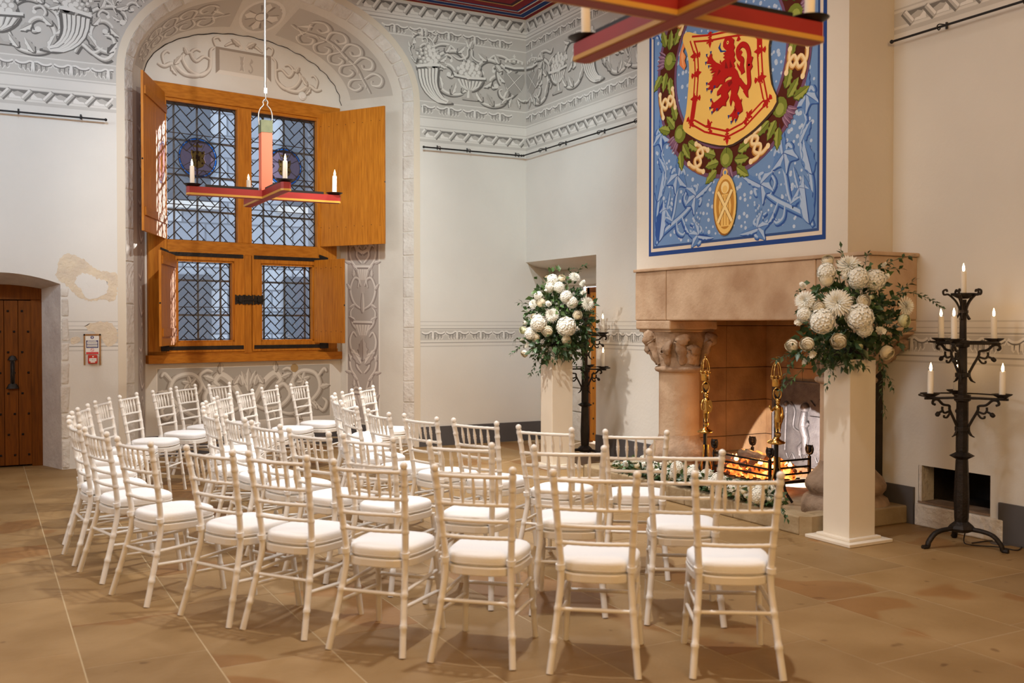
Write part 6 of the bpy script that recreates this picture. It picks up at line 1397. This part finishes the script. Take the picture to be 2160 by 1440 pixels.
for k in range(16):
    p = Vector((re.uniform(GX0+.03, GX1-.05), re.uniform(GY0+.05, GY1-.05), re.uniform(.22, .30))); h = re.uniform(.03, .08); w_ = re.uniform(.015, .03)
    fl_.lathe([(w_*.5, 0), (w_, h*.25), (w_*.7, h*.55), (w_*.25, h*.85), (.001, h)], 7, p)
tag(fl_.build('fire_flames', M['blaze']), 'small orange flames licking between the charred logs', 'fire', None, 'stuff')
def firedog(x, y, lab, king):
    t = thing('firedog', lab, 'firedog', (x, y, HZ), 0, 'tall brass-mounted firedogs')
    MB().lathe([(.018, .06), (.018, 1.02)], 10).build('pole', M['black_steel'], t)
    MB().lathe([(.02, .50), (.075, .515), (.078, .525), (.03, .55), (.022, .57)], 18).build('brass_disc', M['brass'], t)
    cr_ = MB().lathe([(.036, 1.00), (.040, 1.01), (.040, 1.055), (.046, 1.06), (.040, 1.066), (.034, 1.05)], 18)
    for k in range(8): a = 2*pi*k/8; cr_.ball((.043*math.cos(a), .043*math.sin(a), 1.085), .011, 6, 5); cr_.tube([(.041*math.cos(a), .041*math.sin(a), 1.06), (.043*math.cos(a), .043*math.sin(a), 1.08)], .006, 5)
    for k in range(2):
        a = pi*k/2+.4; cr_.tube([(math.cos(a)*.046*math.cos(b_), math.sin(a)*.046*math.cos(b_), 1.085+.125*math.sin(b_)) for b_ in [pi*i/12 for i in range(13)]], .006, 6)
    cr_.ball((0, 0, 1.22), .012, 6, 5); cr_.tube([(0, 0, 1.22), (0, 0, 1.255)], .005, 5); cr_.tube([(-.012, .006, 1.243), (.012, -.006, 1.243)], .004, 5)
    cr_.build('brass_crown', M['brass'], t)
    sh = MB(); v2 = Vector((-_FW[0], -_FW[1], 0)); r2 = Vector((_RT[0], _RT[1], 0)); P3 = lambda a, z, o: r2*a+v2*o+Vector((0, 0, z))
    ov = [P3(.034*math.cos(2*pi*k/20), .94+.052*math.sin(2*pi*k/20), .026) for k in range(21)]; sh.tube(ov, .007, 6, False); sc_ = [P3(a, .94+b_, .03) for a, b_ in ((-.02, .028), (.02, .028), (.02, 0), (0, -.032), (-.02, 0))]; sh.prism([p-v2*.012 for p in sc_], sc_); sh.build('brass_shield', M['brass'], t)
    # figure standing on a bracket, turned out of the pole
    fg = MB(); b0 = v2*.045
    def lim(pts, r): fg.tube(cr([P3(*p)+b0 for p in pts], 4), r, 7)
    fg.tube(cr([P3(0, .60, .0)+b0*.4, P3(.0, .585, .02)+b0, P3(0, .61, .03)+b0], 4), [.02]*9, 7)
    for s in (-1, 1): lim([(s*.012, .62, .012), (s*.014, .66, 0), (s*.016, .72, .004)], [.009]*4+[.012]*5)
    fg.lathe([(.026, .70), (.032, .73), (.024, .775), (.032, .81), (.028, .835), (.012, .845)], 10, b0)
    fg.ball(b0+Vector((0, 0, .866)), .019, 8, 6, 1, 1, 1.2)
    if king:
        fg.lathe([(.02, .878), (.024, .90), (.008, .90)], 8, b0); lim([(-.03, .825, 0), (-.055, .80, .03), (-.075, .825, .05)], .009); fg.ball(P3(-.08, .835, .05)+b0, .014, 6, 5); lim([(.03, .825, 0), (.035, .77, .01), (.02, .70, -.005), (.012, .64, -.005)], [.012]*5+[.02]*4+[.016]*4)
    else:
        fg.ball(b0+Vector((0, 0, .88)), .022, 8, 6, 1, 1, .7); lim([(-.015, .885, 0), (-.035, .90, 0), (-.04, .885, 0)], .008); lim([(-.03, .825, 0), (-.045, .78, .015), (-.04, .73, .02)], .009)
        sv = [P3(.028+.024*math.cos(2*pi*k/16), .765+.06*math.sin(2*pi*k/16), .03)+b0 for k in range(16)]; fg.prism([p-v2*.01 for p in sv], sv); fg.ball(P3(.028, .765, .034)+b0, .012, 6, 5)
    fg.build('brass_figure', M['brass'], t)
    ft = MB()
    for s in (-1, 1): ft.tube(cr([P3(0, .26, 0), P3(s*.05, .20, .02), P3(s*.075, .10, .03), P3(s*.13, .012, .03)], 5), .012, 7)
    ft.tube(cr([P3(0, .2, 0), P3(0, .1, -.12), P3(0, .012, -.22)], 5), .012, 7)
    ft.lathe([(.022, .22), (.03, .26), (.022, .30)], 10); ft.build('foot', M['iron'], t)
    ac = MB()
    for s in (-1, 1): ac.tube(cr([P3(s*.02, .40, .02), P3(s*.022, .30, .03), P3(s*.045, .20, .04), P3(s*.04, .14, .04), P3(s*.02, .17, .045)], 4), .010, 6)
    ac.build('brass_scroll', M['brass'], t)
firedog(6.0, 7.39, 'firedog with crowned top and brass soldier holding a shield', False)
firedog(5.99, 6.43, 'firedog with crowned top and brass robed figure beside the flowers', True)
t = thing('iron_fireback', 'dark cast iron fireback with raised arms and beasts', 'fireback', (FX-.03, 7.14, HZ))
iron2 = M['iron']
fbk = mat('cast_fireback', (.10, .085, .08), .5, .35, col2=(.15, .13, .12), nscale=12, bump=.3, bscale=60)
MB().prism([(0, .66, .12), (0, -.66, .12), (.028, -.66, .12), (.028, .66, .12)], [(0, .66, .95), (0, -.66, .95), (.028, -.66, .95), (.028, .66, .95)]).build('plate', fbk, t, bevel=.006)
bo = MB()
for a, b_ in (((0, .66, .12), (0, .66, .95)), ((0, .66, .95), (0, -.66, .95)), ((0, -.66, .95), (0, -.66, .12)), ((0, -.66, .12), (0, .66, .12))): bo.tube([a, b_], .014, 6)
bo.build('border', fbk, t)
rl = MB()
def raised(pts, d=.018): C = [(-d, y, z) for y, z in pts]; rl.prism([(0, y, z) for y, z in pts], C)
raised([(.13, .62), (-.13, .62), (-.13, .42), (0, .30), (.13, .42)]); raised([(.10, .66), (-.10, .66), (-.12, .78), (-.05, .72), (0, .80), (.05, .72), (.12, .78)], .022)
for s in (-1, 1):
    rl.tube([(-.008, s*.20, .24), (-.012, s*.18, .40), (-.014, s*.22, .52), (-.014, s*.20, .66)], [.03, .045, .05, .035], 8); rl.ball((-.015, s*.19, .70), .05, 8, 6); rl.tube([(-.01, s*.2, .5), (-.012, s*.14, .56)], .022, 6); rl.tube([(-.01, s*.2, .36), (-.012, s*.27, .30), (-.01, s*.26, .22)], .025, 6); rl.tube(cr([(-.008, s*.26, .45), (-.008, s*.36, .5), (-.008, s*.34, .66), (-.008, s*.40, .74)], 4), .014, 6)
    rl.tube([(-.008, s*.48, .25), (-.008, s*.46, .7)], .016, 6); rl.ball((-.01, s*.46, .72), .03, 8, 6)
for y0 in (-.48, -.26, -.06, .14, .34): rl.tube(cr([(-.006, y0, .17), (-.006, y0+.04, .23), (-.006, y0+.09, .17), (-.006, y0+.12, .22)], 4), .010, 6)
rl.build('raised_arms', fbk, t)
import OpenImageIO as oiio, numpy as np, sys
im=oiio.ImageBuf('/workdir/render_main.png').get_pixels(oiio.UINT8)[:,:,:3].astype(float)
k=im.shape[1]/2160.
T={'wall R top':((950,450),(198, 196, 186)),'wall mid corner':((1200,430),(192, 190, 182)),'left wall up':((100,350),(213, 211, 212)),'left wall low':((230,800),(172, 160, 152)),'wall bot':((950,800),(178, 162, 140)),'right wall up':((2000,300),(168, 140, 110)),'right wall low':((1990,640),(158, 130, 102)),'right wall v low':((1960,850),(130, 105, 84)),'floor L':((300,1370),(140, 108, 72)),'floor far left':((60,1100),(145, 115, 80)),'floor R':((1900,1380),(125, 88, 42)),'floor mid R':((1700,1230),(146, 105, 58)),'floor back':((1090,960),(165, 138, 95)),'cushion':((1050,1180),(222, 210, 196)),'cush far':((830,1075),(226, 214, 200)),'chimney front':((1765,300),(192, 168, 145)),'chimney side':((1840,300),(162, 130, 90)),'mantel':((1560,620),(186, 142, 102)),'ped L':((1765,950),(197, 170, 138)),'ped R':((1815,950),(165, 128, 80)),'ped far L':((1150,830),(214, 196, 174)),'ped far R':((1185,830),(195, 150, 100)),'shutter':((740,400),(186,106,26)),'frame':((450,760),(150,82,20)),'door':((30,800),(72,38,8)),'tympanum':((450,160),(192,172,148)),'panelgray':((600,850),(170,155,138)),'frieze':((1000,130),(160,150,138)),'frieze corner':((1090,150),(140,128,115)),'firebox':((1540,830),(110,60,14)),'ceiling':((1000,10),(110,20,20)),'window':((420,470),(120,130,150)),'windowlow':((440,640),(85,90,115)),'beam':((1600,60),(160,32,22))}
for n,((x,y),t) in T.items():
    a=im[int((y-6)*k):int((y+6)*k)+1,int((x-6)*k):int((x+6)*k)+1].reshape(-1,3).mean(0)
    print('%-16s mine %s target %s ratio %s'%(n,a.astype(int),t,np.round(((np.array(t)/255.)**2.2)/((a/255.)**2.2+1e-4),2)))
